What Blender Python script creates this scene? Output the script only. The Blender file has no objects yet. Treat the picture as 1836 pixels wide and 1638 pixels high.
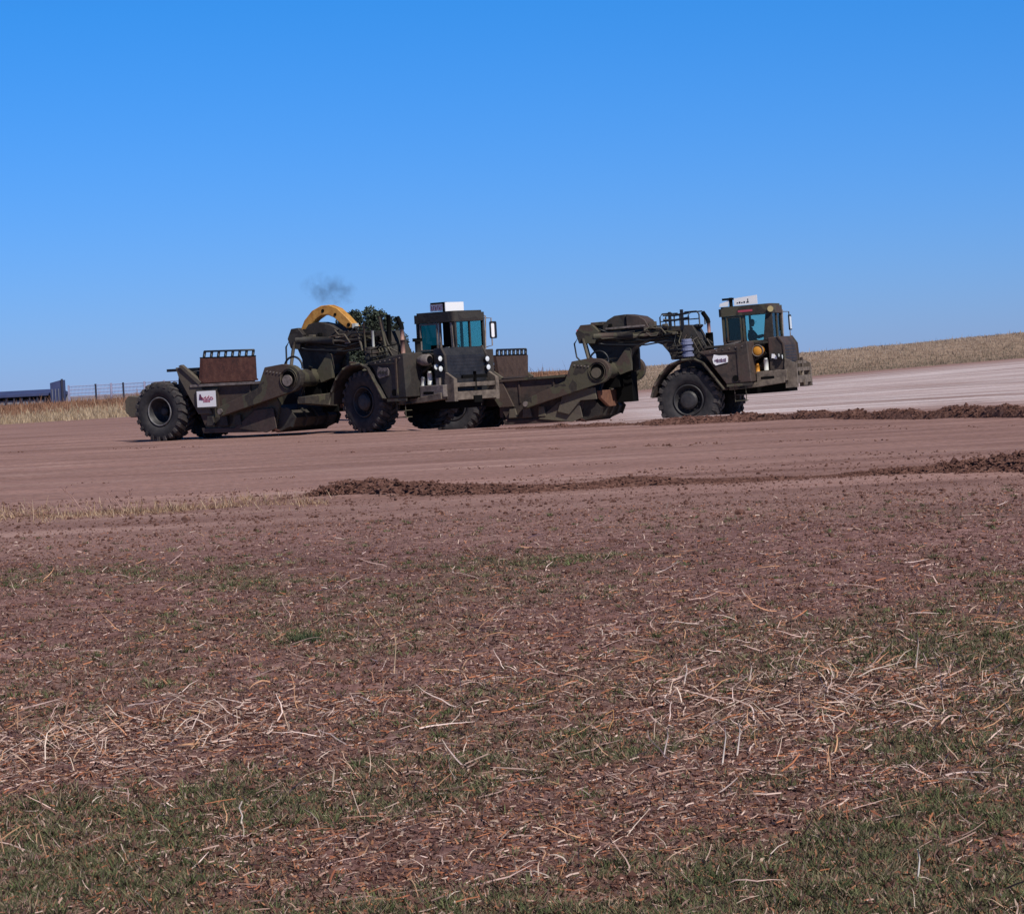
import bpy, bmesh, math, random
import numpy as np
from mathutils import Vector, Matrix, Euler
R = math.radians
random.seed(7); rng = np.random.default_rng(11)
sc = bpy.context.scene
col = sc.collection

# ------------------------------------------------------------------ camera
F = 4600.0; CX, CY = 918.0, 819.0; EYE = 1.65
PITCH = math.atan(154/4600); ROLL = R(3.0)
cd = bpy.data.cameras.new('camera'); cam = bpy.data.objects.new('camera', cd); col.objects.link(cam)
cd.sensor_width = 36; cd.lens = 36*F/1836; cd.clip_start = .1; cd.clip_end = 20000
CM = Matrix.Rotation(R(90)-PITCH, 4, 'X') @ Matrix.Rotation(-ROLL, 4, 'Z')
cam.matrix_world = Matrix.Translation((0, 0, EYE)) @ CM
sc.camera = cam
def ray(px, py):
    return (CM.to_3x3() @ Vector(((px-CX)/F, -(py-CY)/F, -1)))
def at_depth(px, py, Y):
    d = ray(px, py); return Vector((0, 0, EYE)) + d*(Y/d.y)
def at_ground(px, py, z=0.0):
    d = ray(px, py); t = (z-EYE)/d.z; return Vector((d.x*t, d.y*t, z))

# ------------------------------------------------------------------ sky, sun, exposure
SUN_EL, SUN_DIR = R(49), Vector((.56, -.83, 0)).normalized()
w = bpy.data.worlds.new('World'); sc.world = w; w.use_nodes = True
nt = w.node_tree; nt.nodes.clear()
sky = nt.nodes.new('ShaderNodeTexSky'); sky.sky_type = 'NISHITA'; sky.sun_disc = False
sky.sun_elevation = SUN_EL; sky.sun_rotation = math.atan2(SUN_DIR.x, SUN_DIR.y)
sky.air_density = 1.0; sky.dust_density = .2; sky.ozone_density = 3.0; sky.altitude = 900
tint = nt.nodes.new('ShaderNodeMix'); tint.data_type = 'RGBA'; tint.blend_type = 'MULTIPLY'; tint.inputs[0].default_value = 1
tc = nt.nodes.new('ShaderNodeTexCoord'); sx = nt.nodes.new('ShaderNodeSeparateXYZ')
rp = nt.nodes.new('ShaderNodeValToRGB')
rp.color_ramp.elements[0].position = 0; rp.color_ramp.elements[0].color = (.37, .57, 1.26, 1)
rp.color_ramp.elements[1].position = .145; rp.color_ramp.elements[1].color = (.175, .72, 1.42, 1)
_e = rp.color_ramp.elements.new(.5); _e.color = (.11, .25, .46, 1)
_e = rp.color_ramp.elements.new(1); _e.color = (.10, .20, .36, 1)
nt.links.new(tc.outputs['Generated'], sx.inputs[0]); nt.links.new(sx.outputs['Z'], rp.inputs[0])
nt.links.new(sky.outputs[0], tint.inputs[6]); nt.links.new(rp.outputs[0], tint.inputs[7])
bg = nt.nodes.new('ShaderNodeBackground'); bg.inputs[1].default_value = .085
wo = nt.nodes.new('ShaderNodeOutputWorld')
nt.links.new(tint.outputs[2], bg.inputs[0]); nt.links.new(bg.outputs[0], wo.inputs[0])
sl = bpy.data.lights.new('sun', 'SUN'); sl.energy = 4.4; sl.angle = R(.5); sl.color = (1, .94, .86)
so = bpy.data.objects.new('sun', sl); col.objects.link(so)
sv = Vector((SUN_DIR.x*math.cos(SUN_EL), SUN_DIR.y*math.cos(SUN_EL), math.sin(SUN_EL)))
so.rotation_euler = sv.to_track_quat('Z', 'Y').to_euler()
sc.view_settings.view_transform = 'Standard'; sc.view_settings.look = 'None'
sc.view_settings.exposure = 0; sc.view_settings.gamma = 1; sc.view_settings.use_curve_mapping = False

# ------------------------------------------------------------------ numpy noise
def vnoise(x, y, seed=0):
    xi = np.floor(x).astype(np.int64); yi = np.floor(y).astype(np.int64)
    fx = x-xi; fy = y-yi; fx = fx*fx*(3-2*fx); fy = fy*fy*(3-2*fy)
    def h(a, b):
        n = (a*374761393 + b*668265263 + seed*982451653) & 0xffffffff
        n = ((n ^ (n >> 13))*1274126177) & 0xffffffff
        return ((n ^ (n >> 16)) & 0xffff)/65535.0
    return (h(xi, yi)*(1-fx)+h(xi+1, yi)*fx)*(1-fy)+(h(xi, yi+1)*(1-fx)+h(xi+1, yi+1)*fx)*fy
def fbm(x, y, o=4, seed=0):
    s = 0; a = .5; t = 0
    for i in range(o):
        s = s+a*vnoise(x, y, seed+i); t += a; a *= .5; x = x*2.03+11.3; y = y*2.03+5.7
    return s/t
def sst(a, b, x):
    t = np.clip((x-a)/(b-a), 0, 1); return t*t*(3-2*t)

# ------------------------------------------------------------------ materials
def mat(name, build=None, base=(.5, .5, .5), rough=.8, metal=0, bump=0, bscale=20, vary=None, vscale=3, spec=None):
    m = bpy.data.materials.new(name); m.use_nodes = True; n = m.node_tree
    b = n.nodes['Principled BSDF']; b.inputs['Base Color'].default_value = (*base, 1)
    b.inputs['Roughness'].default_value = rough; b.inputs['Metallic'].default_value = metal
    if spec is not None: b.inputs['Specular IOR Level'].default_value = spec
    geo = n.nodes.new('ShaderNodeNewGeometry')
    if vary:
        z = n.nodes.new('ShaderNodeTexNoise'); z.inputs['Scale'].default_value = vscale; z.inputs['Detail'].default_value = 8
        z.inputs['Roughness'].default_value = .65
        n.links.new(geo.outputs['Position'], z.inputs['Vector'])
        r = n.nodes.new('ShaderNodeValToRGB')
        r.color_ramp.elements[0].position = vary[0][0]; r.color_ramp.elements[0].color = (*vary[0][1], 1)
        r.color_ramp.elements[1].position = vary[-1][0]; r.color_ramp.elements[1].color = (*vary[-1][1], 1)
        for p, c in vary[1:-1]:
            e = r.color_ramp.elements.new(p); e.color = (*c, 1)
        n.links.new(z.outputs[0], r.inputs[0]); n.links.new(r.outputs[0], b.inputs['Base Color'])
    if bump:
        z2 = n.nodes.new('ShaderNodeTexNoise'); z2.inputs['Scale'].default_value = bscale; z2.inputs['Detail'].default_value = 6
        n.links.new(geo.outputs['Position'], z2.inputs['Vector'])
        bp = n.nodes.new('ShaderNodeBump'); bp.inputs['Strength'].default_value = bump; bp.inputs['Distance'].default_value = .03
        n.links.new(z2.outputs[0], bp.inputs['Height']); n.links.new(bp.outputs[0], b.inputs['Normal'])
    if build: build(n, b, geo)
    return m
def dusty(c0, c1, c2, dust=(.14, .105, .078), amt=.22, seed=0.0, scale=1.1):
    """large camouflage blotches, then dust gathered in fine noise"""
    def f(n, b, geo):
        mp = n.nodes.new('ShaderNodeMapping'); mp.inputs['Location'].default_value = (seed, seed*2, seed*3)
        n.links.new(geo.outputs['Position'], mp.inputs[0])
        z = n.nodes.new('ShaderNodeTexNoise'); z.inputs['Scale'].default_value = scale; z.inputs['Detail'].default_value = 2
        z.inputs['Distortion'].default_value = .6
        n.links.new(mp.outputs[0], z.inputs['Vector'])
        r = n.nodes.new('ShaderNodeValToRGB'); r.color_ramp.interpolation = 'CONSTANT'
        e = r.color_ramp.elements; e[0].position = 0; e[0].color = (*c0, 1); e[1].position = .45; e[1].color = (*c1, 1)
        x = e.new(.56); x.color = (*c2, 1)
        n.links.new(z.outputs[0], r.inputs[0])
        d = n.nodes.new('ShaderNodeTexNoise'); d.inputs['Scale'].default_value = 7; d.inputs['Detail'].default_value = 10
        d.inputs['Roughness'].default_value = .7
        n.links.new(geo.outputs['Position'], d.inputs['Vector'])
        mr = n.nodes.new('ShaderNodeMapRange'); mr.inputs[1].default_value = .42; mr.inputs[2].default_value = .72
        mr.inputs[3].default_value = .10; mr.inputs[4].default_value = amt*1.6
        n.links.new(d.outputs[0], mr.inputs[0])
        mx = n.nodes.new('ShaderNodeMix'); mx.data_type = 'RGBA'
        n.links.new(mr.outputs[0], mx.inputs[0]); n.links.new(r.outputs[0], mx.inputs[6]); mx.inputs[7].default_value = (*dust, 1)
        n.links.new(mx.outputs[2], b.inputs['Base Color'])
    return f
OLIVE = (.056, .054, .032); BROWN = (.050, .031, .024); BLACK = (.012, .011, .010)
M = {}
M['camo'] = mat('camouflage_paint', dusty(BROWN, OLIVE, BLACK), rough=.75, bump=.25, bscale=14)
M['camo_dark'] = mat('dark_camouflage_paint', dusty((.026, .022, .019), (.018, .019, .017), (.004, .004, .005), amt=.15), rough=.7, bump=.3, bscale=12)
M['camo_light'] = mat('pale_olive_paint', dusty((.105, .095, .065), (.09, .078, .058), (.07, .06, .05), amt=.3, seed=4), rough=.8, bump=.25, bscale=14)
M['brown'] = mat('brown_paint', dusty((.046, .026, .023), (.038, .025, .021), (.018, .013, .013), amt=.2, seed=2, scale=2), rough=.7, bump=.3, bscale=10)
M['rust'] = mat('rusty_steel', vary=[(.3, (.026, .008, .007)), (.5, (.058, .017, .013)), (.72, (.095, .038, .027))], vscale=5, rough=.9, bump=.4, bscale=18)
M['rustbrown'] = mat('dull_rusty_plate', vary=[(.3, (.035, .018, .014)), (.5, (.065, .036, .027)), (.72, (.095, .058, .043))], vscale=5, rough=.9, bump=.4)
M['rust_tan'] = mat('bare_rusty_plate', vary=[(.3, (.12, .05, .032)), (.7, (.22, .10, .06))], vscale=6, rough=.85, bump=.3)
M['tyre'] = mat('tyre_rubber', vary=[(.35, (.014, .014, .017)), (.65, (.040, .036, .038))], vscale=6, rough=.85, bump=.2, bscale=40)
M['lug'] = mat('dusty_tread_rubber', vary=[(.3, (.022, .021, .023)), (.7, (.085, .072, .068))], vscale=5, rough=.9, bump=.2, bscale=40)
M['rim'] = mat('rim_steel', vary=[(.35, (.016, .016, .019)), (.7, (.045, .042, .044))], vscale=7, rough=.55)
M['rimlight'] = mat('worn_rim_edge', vary=[(.35, (.08, .08, .085)), (.7, (.22, .21, .21))], vscale=9, rough=.5)
M['black'] = mat('black_metal', base=(.005, .005, .005), rough=.9, spec=.1)
M['hose'] = mat('rubber_hose', base=(.010, .011, .014), rough=.5)
M['grey'] = mat('dusty_grey_metal', vary=[(.35, (.10, .085, .075)), (.65, (.24, .20, .185))], vscale=6, rough=.75, bump=.2)
M['guard'] = mat('tan_push_guard_paint', vary=[(.35, (.075, .058, .046)), (.65, (.20, .16, .125))], vscale=5, rough=.8, bump=.2)
M['grille'] = mat('radiator_guard_paint', vary=[(.35, (.008, .009, .012)), (.65, (.026, .025, .028))], vscale=4, rough=.5, bump=.2, bscale=30)
M['yellow'] = mat('yellow_paint', vary=[(.3, (.30, .12, .02)), (.5, (.50, .25, .05)), (.7, (.58, .31, .08))], vscale=6, rough=.55, bump=.15)
M['orange'] = mat('orange_filter', base=(.62, .27, .03), rough=.5)
M['white'] = mat('white_board', base=(.88, .88, .88), rough=.5)
M['ivory'] = mat('ivory_plastic', base=(.55, .56, .52), rough=.5)
M['red'] = mat('red_print', base=(.42, .06, .10), rough=.6)
M['purple'] = mat('dark_purple_print', base=(.10, .035, .09), rough=.6)
M['pipe'] = mat('exhaust_pipe', vary=[(.3, (.20, .09, .07)), (.7, (.42, .26, .22))], vscale=8, rough=.6)
M['bluegrey'] = mat('pale_blue_bellows', base=(.19, .21, .32), rough=.5)
M['lampyellow'] = mat('yellowed_lamp', base=(.42, .34, .16), rough=.5)
M['lamp'] = mat('lamp_lens', base=(.75, .80, .82), rough=.15)
def _g(): pass
def glassb(tr, refl):
    def f(n, b, geo):
        t = n.nodes.new('ShaderNodeBsdfTransparent'); t.inputs[0].default_value = (*tr, 1)
        g = n.nodes.new('ShaderNodeBsdfGlossy'); g.inputs['Roughness'].default_value = .04; g.inputs[0].default_value = (.8, .95, .95, 1)
        fr = n.nodes.new('ShaderNodeFresnel'); fr.inputs[0].default_value = refl
        mx = n.nodes.new('ShaderNodeMixShader'); n.links.new(fr.outputs[0], mx.inputs[0])
        n.links.new(t.outputs[0], mx.inputs[1]); n.links.new(g.outputs[0], mx.inputs[2])
        n.links.new(mx.outputs[0], n.nodes['Material Output'].inputs[0])
    return f
M['glass'] = mat('tinted_cab_glass', glassb((.42, .74, .66), 1.45))
M['glass_clear'] = mat('light_cab_glass', glassb((.68, .86, .84), 1.45))
M['glass_teal'] = mat('dark_teal_cab_glass', glassb((.07, .30, .30), 1.25))
M['glass_front'] = mat('pale_teal_windscreen', glassb((.46, .72, .70), 1.35))
M['glass_far'] = mat('far_side_glass', glassb((.75, .92, .9), 1.3))
M['skin'] = mat('skin', base=(.22, .12, .09), rough=.6)
M['cloth'] = mat('dark_work_cloth', base=(.02, .023, .03), rough=.9)
M['cap'] = mat('dark_cap_cloth', base=(.012, .012, .018), rough=.9)

# ------------------------------------------------------------------ mesh builder
class MB:
    def __init__(s): s.v = []; s.f = []; s.sm = []
    def add(s, vs, fs, smooth=False):
        o = len(s.v); s.v += [tuple(v) for v in vs]; s.f += [tuple(i+o for i in f) for f in fs]; s.sm += [smooth]*len(fs); return s
    def box(s, x0, x1, y0, y1, z0, z1):
        vs = [(x, y, z) for x in (x0, x1) for y in (y0, y1) for z in (z0, z1)]
        return s.add(vs, [(0, 1, 3, 2), (4, 6, 7, 5), (0, 4, 5, 1), (2, 3, 7, 6), (0, 2, 6, 4), (1, 5, 7, 3)])
    def hexa(s, b, t):  # two quads
        return s.add(list(b)+list(t), [(0, 3, 2, 1), (4, 5, 6, 7), (0, 1, 5, 4), (1, 2, 6, 5), (2, 3, 7, 6), (3, 0, 4, 7)])
    def prism(s, poly, y0, y1, axis='y'):
        n = len(poly)
        def c(p, t):
            if axis == 'y': return (p[0], t, p[1])
            if axis == 'x': return (t, p[0], p[1])
            return (p[0], p[1], t)
        vs = [c(p, y0) for p in poly]+[c(p, y1) for p in poly]
        fs = [tuple(range(n)), tuple(range(2*n-1, n-1, -1))]+[(i, n+i, n+(i+1) % n, (i+1) % n) for i in range(n)]
        return s.add(vs, fs)
    def tube(s, pts, r, n=8, r1=None, cap=True):
        pts = [Vector(p) for p in pts]; vs = []; m = len(pts)
        up = Vector((0, 0, 1))
        for i, p in enumerate(pts):
            d = (pts[min(i+1, m-1)]-pts[max(i-1, 0)]).normalized()
            a = d.cross(up if abs(d.z) < .95 else Vector((1, 0, 0))).normalized(); b = d.cross(a)
            rr = r if r1 is None else r+(r1-r)*i/(m-1)
            vs += [p+(a*math.cos(2*math.pi*k/n)+b*math.sin(2*math.pi*k/n))*rr for k in range(n)]
        fs = [(i*n+k, i*n+(k+1) % n, (i+1)*n+(k+1) % n, (i+1)*n+k) for i in range(m-1) for k in range(n)]
        s.add(vs, fs, True)
        if cap:
            o = len(s.v)-len(vs)
            s.f += [tuple(o+k for k in range(n)), tuple(o+(m-1)*n+k for k in reversed(range(n)))]; s.sm += [False]*2
        return s
    def cyl(s, a, b, r, n=16, r1=None): return s.tube([a, b], r, n, r1)
    def lathe(s, prof, c=(0, 0, 0), axis='y', n=40, smooth=True):
        vs = []
        for (r, t) in prof:
            for k in range(n):
                a = 2*math.pi*k/n; p = (r*math.cos(a), r*math.sin(a))
                vs.append((c[0]+p[0], c[1]+t, c[2]+p[1]) if axis == 'y' else (c[0]+p[0], c[1]+p[1], c[2]+t) if axis == 'z' else (c[0]+t, c[1]+p[0], c[2]+p[1]))
        m = len(prof)
        fs = [(i*n+k, (i+1)*n+k, (i+1)*n+(k+1) % n, i*n+(k+1) % n) for i in range(m-1) for k in range(n)]
        return s.add(vs, fs, smooth)
    def mesh(s, name, material):
        me = bpy.data.meshes.new(name); me.from_pydata(s.v, [], s.f)
        me.polygons.foreach_set('use_smooth', s.sm); me.materials.append(material); me.update(); return me
def link(name, me, parent=None, loc=(0, 0, 0), rot=0.0, label=None, bevel=0):
    o = bpy.data.objects.new(name, me); col.objects.link(o); o.location = loc; o.rotation_euler = (0, 0, rot)
    if parent: o.parent = parent
    if label: o['label'] = label
    if bevel:
        b = o.modifiers.new('bevel', 'BEVEL'); b.width = bevel; b.segments = 1; b.limit_method = 'ANGLE'
    return o
def tag(o, label=None, cat=None, group=None, kind=None):
    if label: o['label'] = label
    if cat: o['category'] = cat
    if group: o['group'] = group
    if kind: o['kind'] = kind
    return o
def empty(name, loc, rot=0):
    o = bpy.data.objects.new(name, None); col.objects.link(o); o.location = loc; o.rotation_euler = (0, 0, rot); o.empty_display_size = .3; return o

# ------------------------------------------------------------------ terrain
def crest(u):   return np.interp(u, [-.6, -.2, -.13, .0, .05, .116, .2, .3, .6], [.8, .78, .92, 1.08, 1.28, 1.80, 2.5, 3.0, 3.0])
def bank0(u):   return np.interp(u, [-.6, -.2, .2, .6], [150, 153, 190, 210])
def zt(x, y):
    x = np.asarray(x, float); y = np.asarray(y, float)
    d = np.hypot(x, y); u = np.where(y > 1, x/np.maximum(y, 1), np.sign(x)*.6); u = np.clip(u, -.6, .6)
    b0 = bank0(u)
    z = -.42*sst(75, 84, y)*sst(-4.5, -.5, x+(y-77)*.1)                      # the cut the far scraper stands in
    z = z+np.interp(u, [0, .1, .2], [.1, .5, 1.05])*sst(92, 185, d)
    up = sst(0, 1, (d-b0)/32.)
    z = z*(1-up)+crest(u)*up
    z = z-sst(b0+40, b0+500, d)*7
    fade = sst(.5, 4, d)
    rough = (fbm(x*.35, y*.35, 3, 5)-.5)*.10*sst(34, 22, d) + (fbm(x*1.7, y*1.7, 3, 9)-.5)*.05*sst(36, 24, d)
    rough = rough+(fbm(x*5.5, y*5.5, 3, 19)-.5)*.055*sst(28, 16, d)
    rough = rough+(np.abs(fbm(x*.05+7, y*1.4, 3, 35)-.5))*.15*sst(31, 36, d)*sst(120, 90, d)
    rough = rough+(fbm(x*.12, y*.9, 3, 15)-.5)*.035*sst(30, 38, d)*sst(150, 90, d)
    rough = rough+(fbm(x*.25, y*.1, 3, 25)-.5)*.25*up*(1-sst(b0+60, b0+100, d))
    return z+rough*fade
def veg(x, y):   # 0..1 where short green grass grows in the near field
    d = np.hypot(x, y)
    n = fbm(x*.7+3, y*.42, 5, 41)*.72+fbm(x*3.1, y*2.0, 3, 47)*.28
    near = sst(12.8, 10.0, d)
    right = sst(.02, .2, x/np.maximum(y, 1))*sst(24, 18, d)*.07
    patch = 0
    for (px, py, rx, ry) in ((300, 1022, 1.3, 1.0), (430, 1040, .9, .8), (960, 1000, 1.2, 1.0), (548, 1140, .2, .3), (1000, 1380, .6, .35), (60, 1530, .7, .5),
                             (1650, 1520, .7, .5), (430, 1430, .8, .4), (1300, 1560, .6, .5), (1700, 1180, 1.0, 1.0), (900, 1420, .8, .5)):
        g = at_ground(px, py); patch = np.maximum(patch, np.exp(-(((x-g.x)/rx)**2+((y-g.y)/ry)**2)))
    return np.clip(sst(.47, .66, n+near*.065+right)*(near*.72+.30+right*5)*sst(30, 21, d)+patch*.8*sst(.33, .55, n), 0, 1)
def straw(x, y):
    d = np.hypot(x, y); n = fbm(x*.5+30, y*.8, 3, 61)
    g = np.exp(-((d-12.1)/2.1)**2)
    return np.clip((sst(.33, .66, n)*.8+.2)*(.16+1.05*g)*sst(25, 15, d), 0, 1)
ang = np.concatenate([np.linspace(-math.pi, -.34, 60, endpoint=False), np.linspace(-.34, .34, 520, endpoint=False), np.linspace(.34, math.pi, 60)])
dist = np.concatenate([[.02], np.geomspace(.5, 6, 25, endpoint=False), np.geomspace(6, 40, 420, endpoint=False), np.geomspace(40, 300, 260, endpoint=False), np.geomspace(300, 9000, 40)])
A, D = np.meshgrid(ang, dist); X = np.sin(A)*D; Y = np.cos(A)*D
Z = zt(X, Y)
nr, nc = X.shape
co = np.stack([X, Y, Z], -1).reshape(-1, 3)
ii, jj = np.meshgrid(np.arange(nr-1), np.arange(nc-1), indexing='ij')
a = (ii*nc+jj).ravel(); quads = np.stack([a, a+1, a+nc+1, a+nc], -1)
def np_mesh(name, co, faces, material, cols=None, smooth=True, attrs=None):
    me = bpy.data.meshes.new(name); k = faces.shape[1]; nf = len(faces)
    me.vertices.add(len(co)); me.vertices.foreach_set('co', co.astype(np.float32).ravel())
    me.loops.add(nf*k); me.loops.foreach_set('vertex_index', faces.astype(np.int32).ravel())
    me.polygons.add(nf); me.polygons.foreach_set('loop_start', np.arange(0, nf*k, k, dtype=np.int32))
    me.polygons.foreach_set('use_smooth', np.full(nf, smooth))
    me.update(calc_edges=True)
    if cols is not None:
        at = me.attributes.new('tone', 'FLOAT_COLOR', 'POINT')
        at.data.foreach_set('color', np.concatenate([cols, np.ones((len(cols), 1))], 1).astype(np.float32).ravel())
    for n_, arr in (attrs or {}).items():
        at = me.attributes.new(n_, 'FLOAT', 'POINT'); at.data.foreach_set('value', arr.astype(np.float32).ravel())
    me.materials.append(material); return me
d_ = np.hypot(X, Y); u_ = np.where(Y > 1, X/np.maximum(Y, 1), 0)
pale = sst(.0, .06, u_+(fbm(X*.05, Y*.05, 3, 3)-.5)*.06)*sst(66, 80, Y)*(1-sst(.82, .99, d_/bank0(np.clip(u_, -.6, .6))))
grassy = sst(.985, 1.01, d_/bank0(np.clip(u_, -.6, .6))+(fbm(X*.3, Y*.3, 3, 8)-.5)*.02)
litter = sst(30, 23, d_+(fbm(X*.4, Y*.4, 3, 77)-.5)*8)
def ground_nodes(n, b, geo):
    L = n.links
    def att(nm):
        a = n.nodes.new('ShaderNodeAttribute'); a.attribute_name = nm; return a.outputs['Fac']
    def noise(scale, detail=6, vec=None, rough=.6):
        z = n.nodes.new('ShaderNodeTexNoise'); z.inputs['Scale'].default_value = scale; z.inputs['Detail'].default_value = detail; z.inputs['Roughness'].default_value = rough
        L.new(vec or geo.outputs['Position'], z.inputs['Vector']); return z.outputs[0]
    def ramp(fac, stops):
        r = n.nodes.new('ShaderNodeValToRGB'); e = r.color_ramp.elements
        e[0].position = stops[0][0]; e[0].color = (*stops[0][1], 1); e[1].position = stops[-1][0]; e[1].color = (*stops[-1][1], 1)
        for p, c in stops[1:-1]: x = e.new(p); x.color = (*c, 1)
        L.new(fac, r.inputs[0]); return r.outputs[0]
    def mix(f, a, c, mode='MIX', fv=None):
        m = n.nodes.new('ShaderNodeMix'); m.data_type = 'RGBA'; m.blend_type = mode
        if fv is None: L.new(f, m.inputs[0])
        else: m.inputs[0].default_value = fv
        L.new(a, m.inputs[6]); L.new(c, m.inputs[7]); return m.outputs[2]
    mp = n.nodes.new('ShaderNodeMapping'); mp.inputs['Scale'].default_value = (.10, 1.0, 1); mp.inputs['Rotation'].default_value = (0, 0, R(4))
    L.new(geo.outputs['Position'], mp.inputs[0])
    mp2 = n.nodes.new('ShaderNodeMapping'); mp2.inputs['Scale'].default_value = (.35, 2.2, 1); mp2.inputs['Rotation'].default_value = (0, 0, R(-3)); L.new(geo.outputs['Position'], mp2.inputs[0])
    streak = noise(.8, 8, mp.outputs[0], .7); fine = noise(7, 12, None, .72); big = noise(.25, 4)
    pink = ramp(streak, [(.28, (.135, .072, .060)), (.42, (.248, .147, .128)), (.55, (.280, .170, .149)), (.72, (.38, .255, .225))])
    pal = ramp(streak, [(.36, (.27, .185, .17)), (.47, (.42, .33, .325)), (.55, (.50, .42, .425)), (.66, (.62, .54, .55))])
    soil = ramp(fine, [(.3, (.062, .031, .029)), (.5, (.19, .107, .098)), (.7, (.36, .235, .215))])
    soil = mix(None, soil, ramp(big, [(.3, (.78, .74, .74)), (.7, (1.2, 1.15, 1.15))]), 'MULTIPLY', .8)
    grn = ramp(fine, [(.3, (.075, .055, .034)), (.7, (.19, .15, .095))])
    dry = ramp(noise(.9, 8), [(.35, (.19, .13, .095)), (.65, (.32, .235, .175))])
    c = mix(att('pale'), pink, pal)
    c = mix(None, c, ramp(noise(.16, 5, mp2.outputs[0]), [(.35, (.78, .75, .74)), (.5, (1, 1, 1)), (.65, (1.18, 1.17, 1.17))]), 'MULTIPLY', .9)
    c = mix(None, c, ramp(fine, [(.3, (.55, .52, .50)), (.5, (1, 1, 1)), (.7, (1.35, 1.33, 1.33))]), 'MULTIPLY', .75)
    c = mix(att('litter'), c, soil); c = mix(att('green'), c, grn); c = mix(att('grassy'), c, dry)
    L.new(c, b.inputs['Base Color'])
    m = n.nodes.new('ShaderNodeMath'); m.operation = 'ADD'; L.new(fine, m.inputs[0]); L.new(streak, m.inputs[1])
    bp = n.nodes.new('ShaderNodeBump'); bp.inputs['Strength'].default_value = .6; bp.inputs['Distance'].default_value = .05
    L.new(m.outputs[0], bp.inputs['Height']); L.new(bp.outputs[0], b.inputs['Normal'])
M['ground'] = mat('bare_prairie_soil', ground_nodes, rough=1, spec=.1)
gme = np_mesh('ground', co, quads, M['ground'], attrs={'pale': pale, 'grassy': grassy, 'litter': litter, 'green': veg(X, Y)})
g = link('ground', gme); tag(g, 'bare reddish brown graded ground with pale strip and grassy rise', kind='structure')

# ------------------------------------------------------------------ vegetation made of many small blades
def tone_mat(name, rough=.8, trans=0):
    def f(n, b, geo):
        a = n.nodes.new('ShaderNodeAttribute'); a.attribute_name = 'tone'; n.links.new(a.outputs['Color'], b.inputs['Base Color'])
    return mat(name, f, rough=rough, spec=.2)
M['grass'] = tone_mat('short_grass_blades'); M['strawm'] = tone_mat('dry_straw'); M['leaf'] = tone_mat('evergreen_needles')
M['soilm'] = mat('dark_turned_soil', vary=[(.3, (.055, .026, .020)), (.5, (.125, .063, .050)), (.7, (.22, .125, .100))], vscale=9, rough=1, bump=.6, bscale=15, spec=.1)
def blades(name, x, y, h, wd, lean, az, cols, material, lying=None, z=None):
    """each blade a bent tapered strip of three faces"""
    N = len(x); z = zt(x, y) if z is None else z
    face = rng.uniform(0, 2*math.pi, N); wx, wy = np.cos(face)*wd, np.sin(face)*wd
    lx, ly = np.cos(az), np.sin(az)
    up = np.cos(lean)*h; out = np.sin(lean)*h
    def P(t, k, s, bend):   # t along, k width share, s side
        o = out*(t+bend*t*t*.35); return np.stack([x+lx*o+wx*k*s, y+ly*o+wy*k*s, z-.004+up*(t-bend*t*t*.25)], -1)
    bend = rng.uniform(0, 1, N)
    V = np.stack([P(0, 1, -1, bend), P(0, 1, 1, bend), P(.55, .8, -1, bend), P(.55, .8, 1, bend), P(1, .15, -1, bend), P(1, .15, 1, bend)], 1).reshape(-1, 3)
    b = np.arange(N)[:, None]*6
    Fc = np.concatenate([b+np.array([[0, 1, 3, 2]]), b+np.array([[2, 3, 5, 4]])], 0)
    return np_mesh(name, V, Fc, material, cols=np.repeat(cols, 6, 0), smooth=False)
def strips(name, x, y, z0, ln, wd, az, tilt, cols, material):
    """lying straws: one bent strip each"""
    N = len(x); z = zt(x, y)+z0; dx, dy = np.cos(az), np.sin(az); nx, ny = -dy, dx
    bow = rng.uniform(-.15, .15, N)*ln
    def P(t, s):
        return np.stack([x+dx*ln*(t-.5)+nx*(wd*s+bow*(1-(2*t-1)**2)), y+dy*ln*(t-.5)+ny*(wd*s+bow*(1-(2*t-1)**2)), z+np.sin(tilt)*ln*t+wd*s*.8], -1)
    V = np.stack([P(0, -1), P(0, 1), P(.5, -1), P(.5, 1), P(1, -1), P(1, 1)], 1).reshape(-1, 3)
    b = np.arange(N)[:, None]*6
    Fc = np.concatenate([b+np.array([[0, 1, 3, 2]]), b+np.array([[2, 3, 5, 4]])], 0)
    return np_mesh(name, V, Fc, material, cols=np.repeat(cols, 6, 0), smooth=False)
def scatter(N, d0, d1, u0=-.25, u1=.25, p=1.0):
    # more per square metre near the viewer's side of the field, thinning with distance
    t = rng.uniform(0, 1, N); e = 2-p
    d = (d0**e+t*(d1**e-d0**e))**(1/e) if abs(e) > 1e-6 else d0*(d1/d0)**t
    u = rng.uniform(u0, u1, N); return u*d, d
def pick(pal, N, jitter=.25):
    pal = np.array(pal); c = pal[rng.integers(0, len(pal), N)]*(1+rng.uniform(-jitter, jitter, (N, 1))); return np.clip(c, 0, 1)
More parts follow.
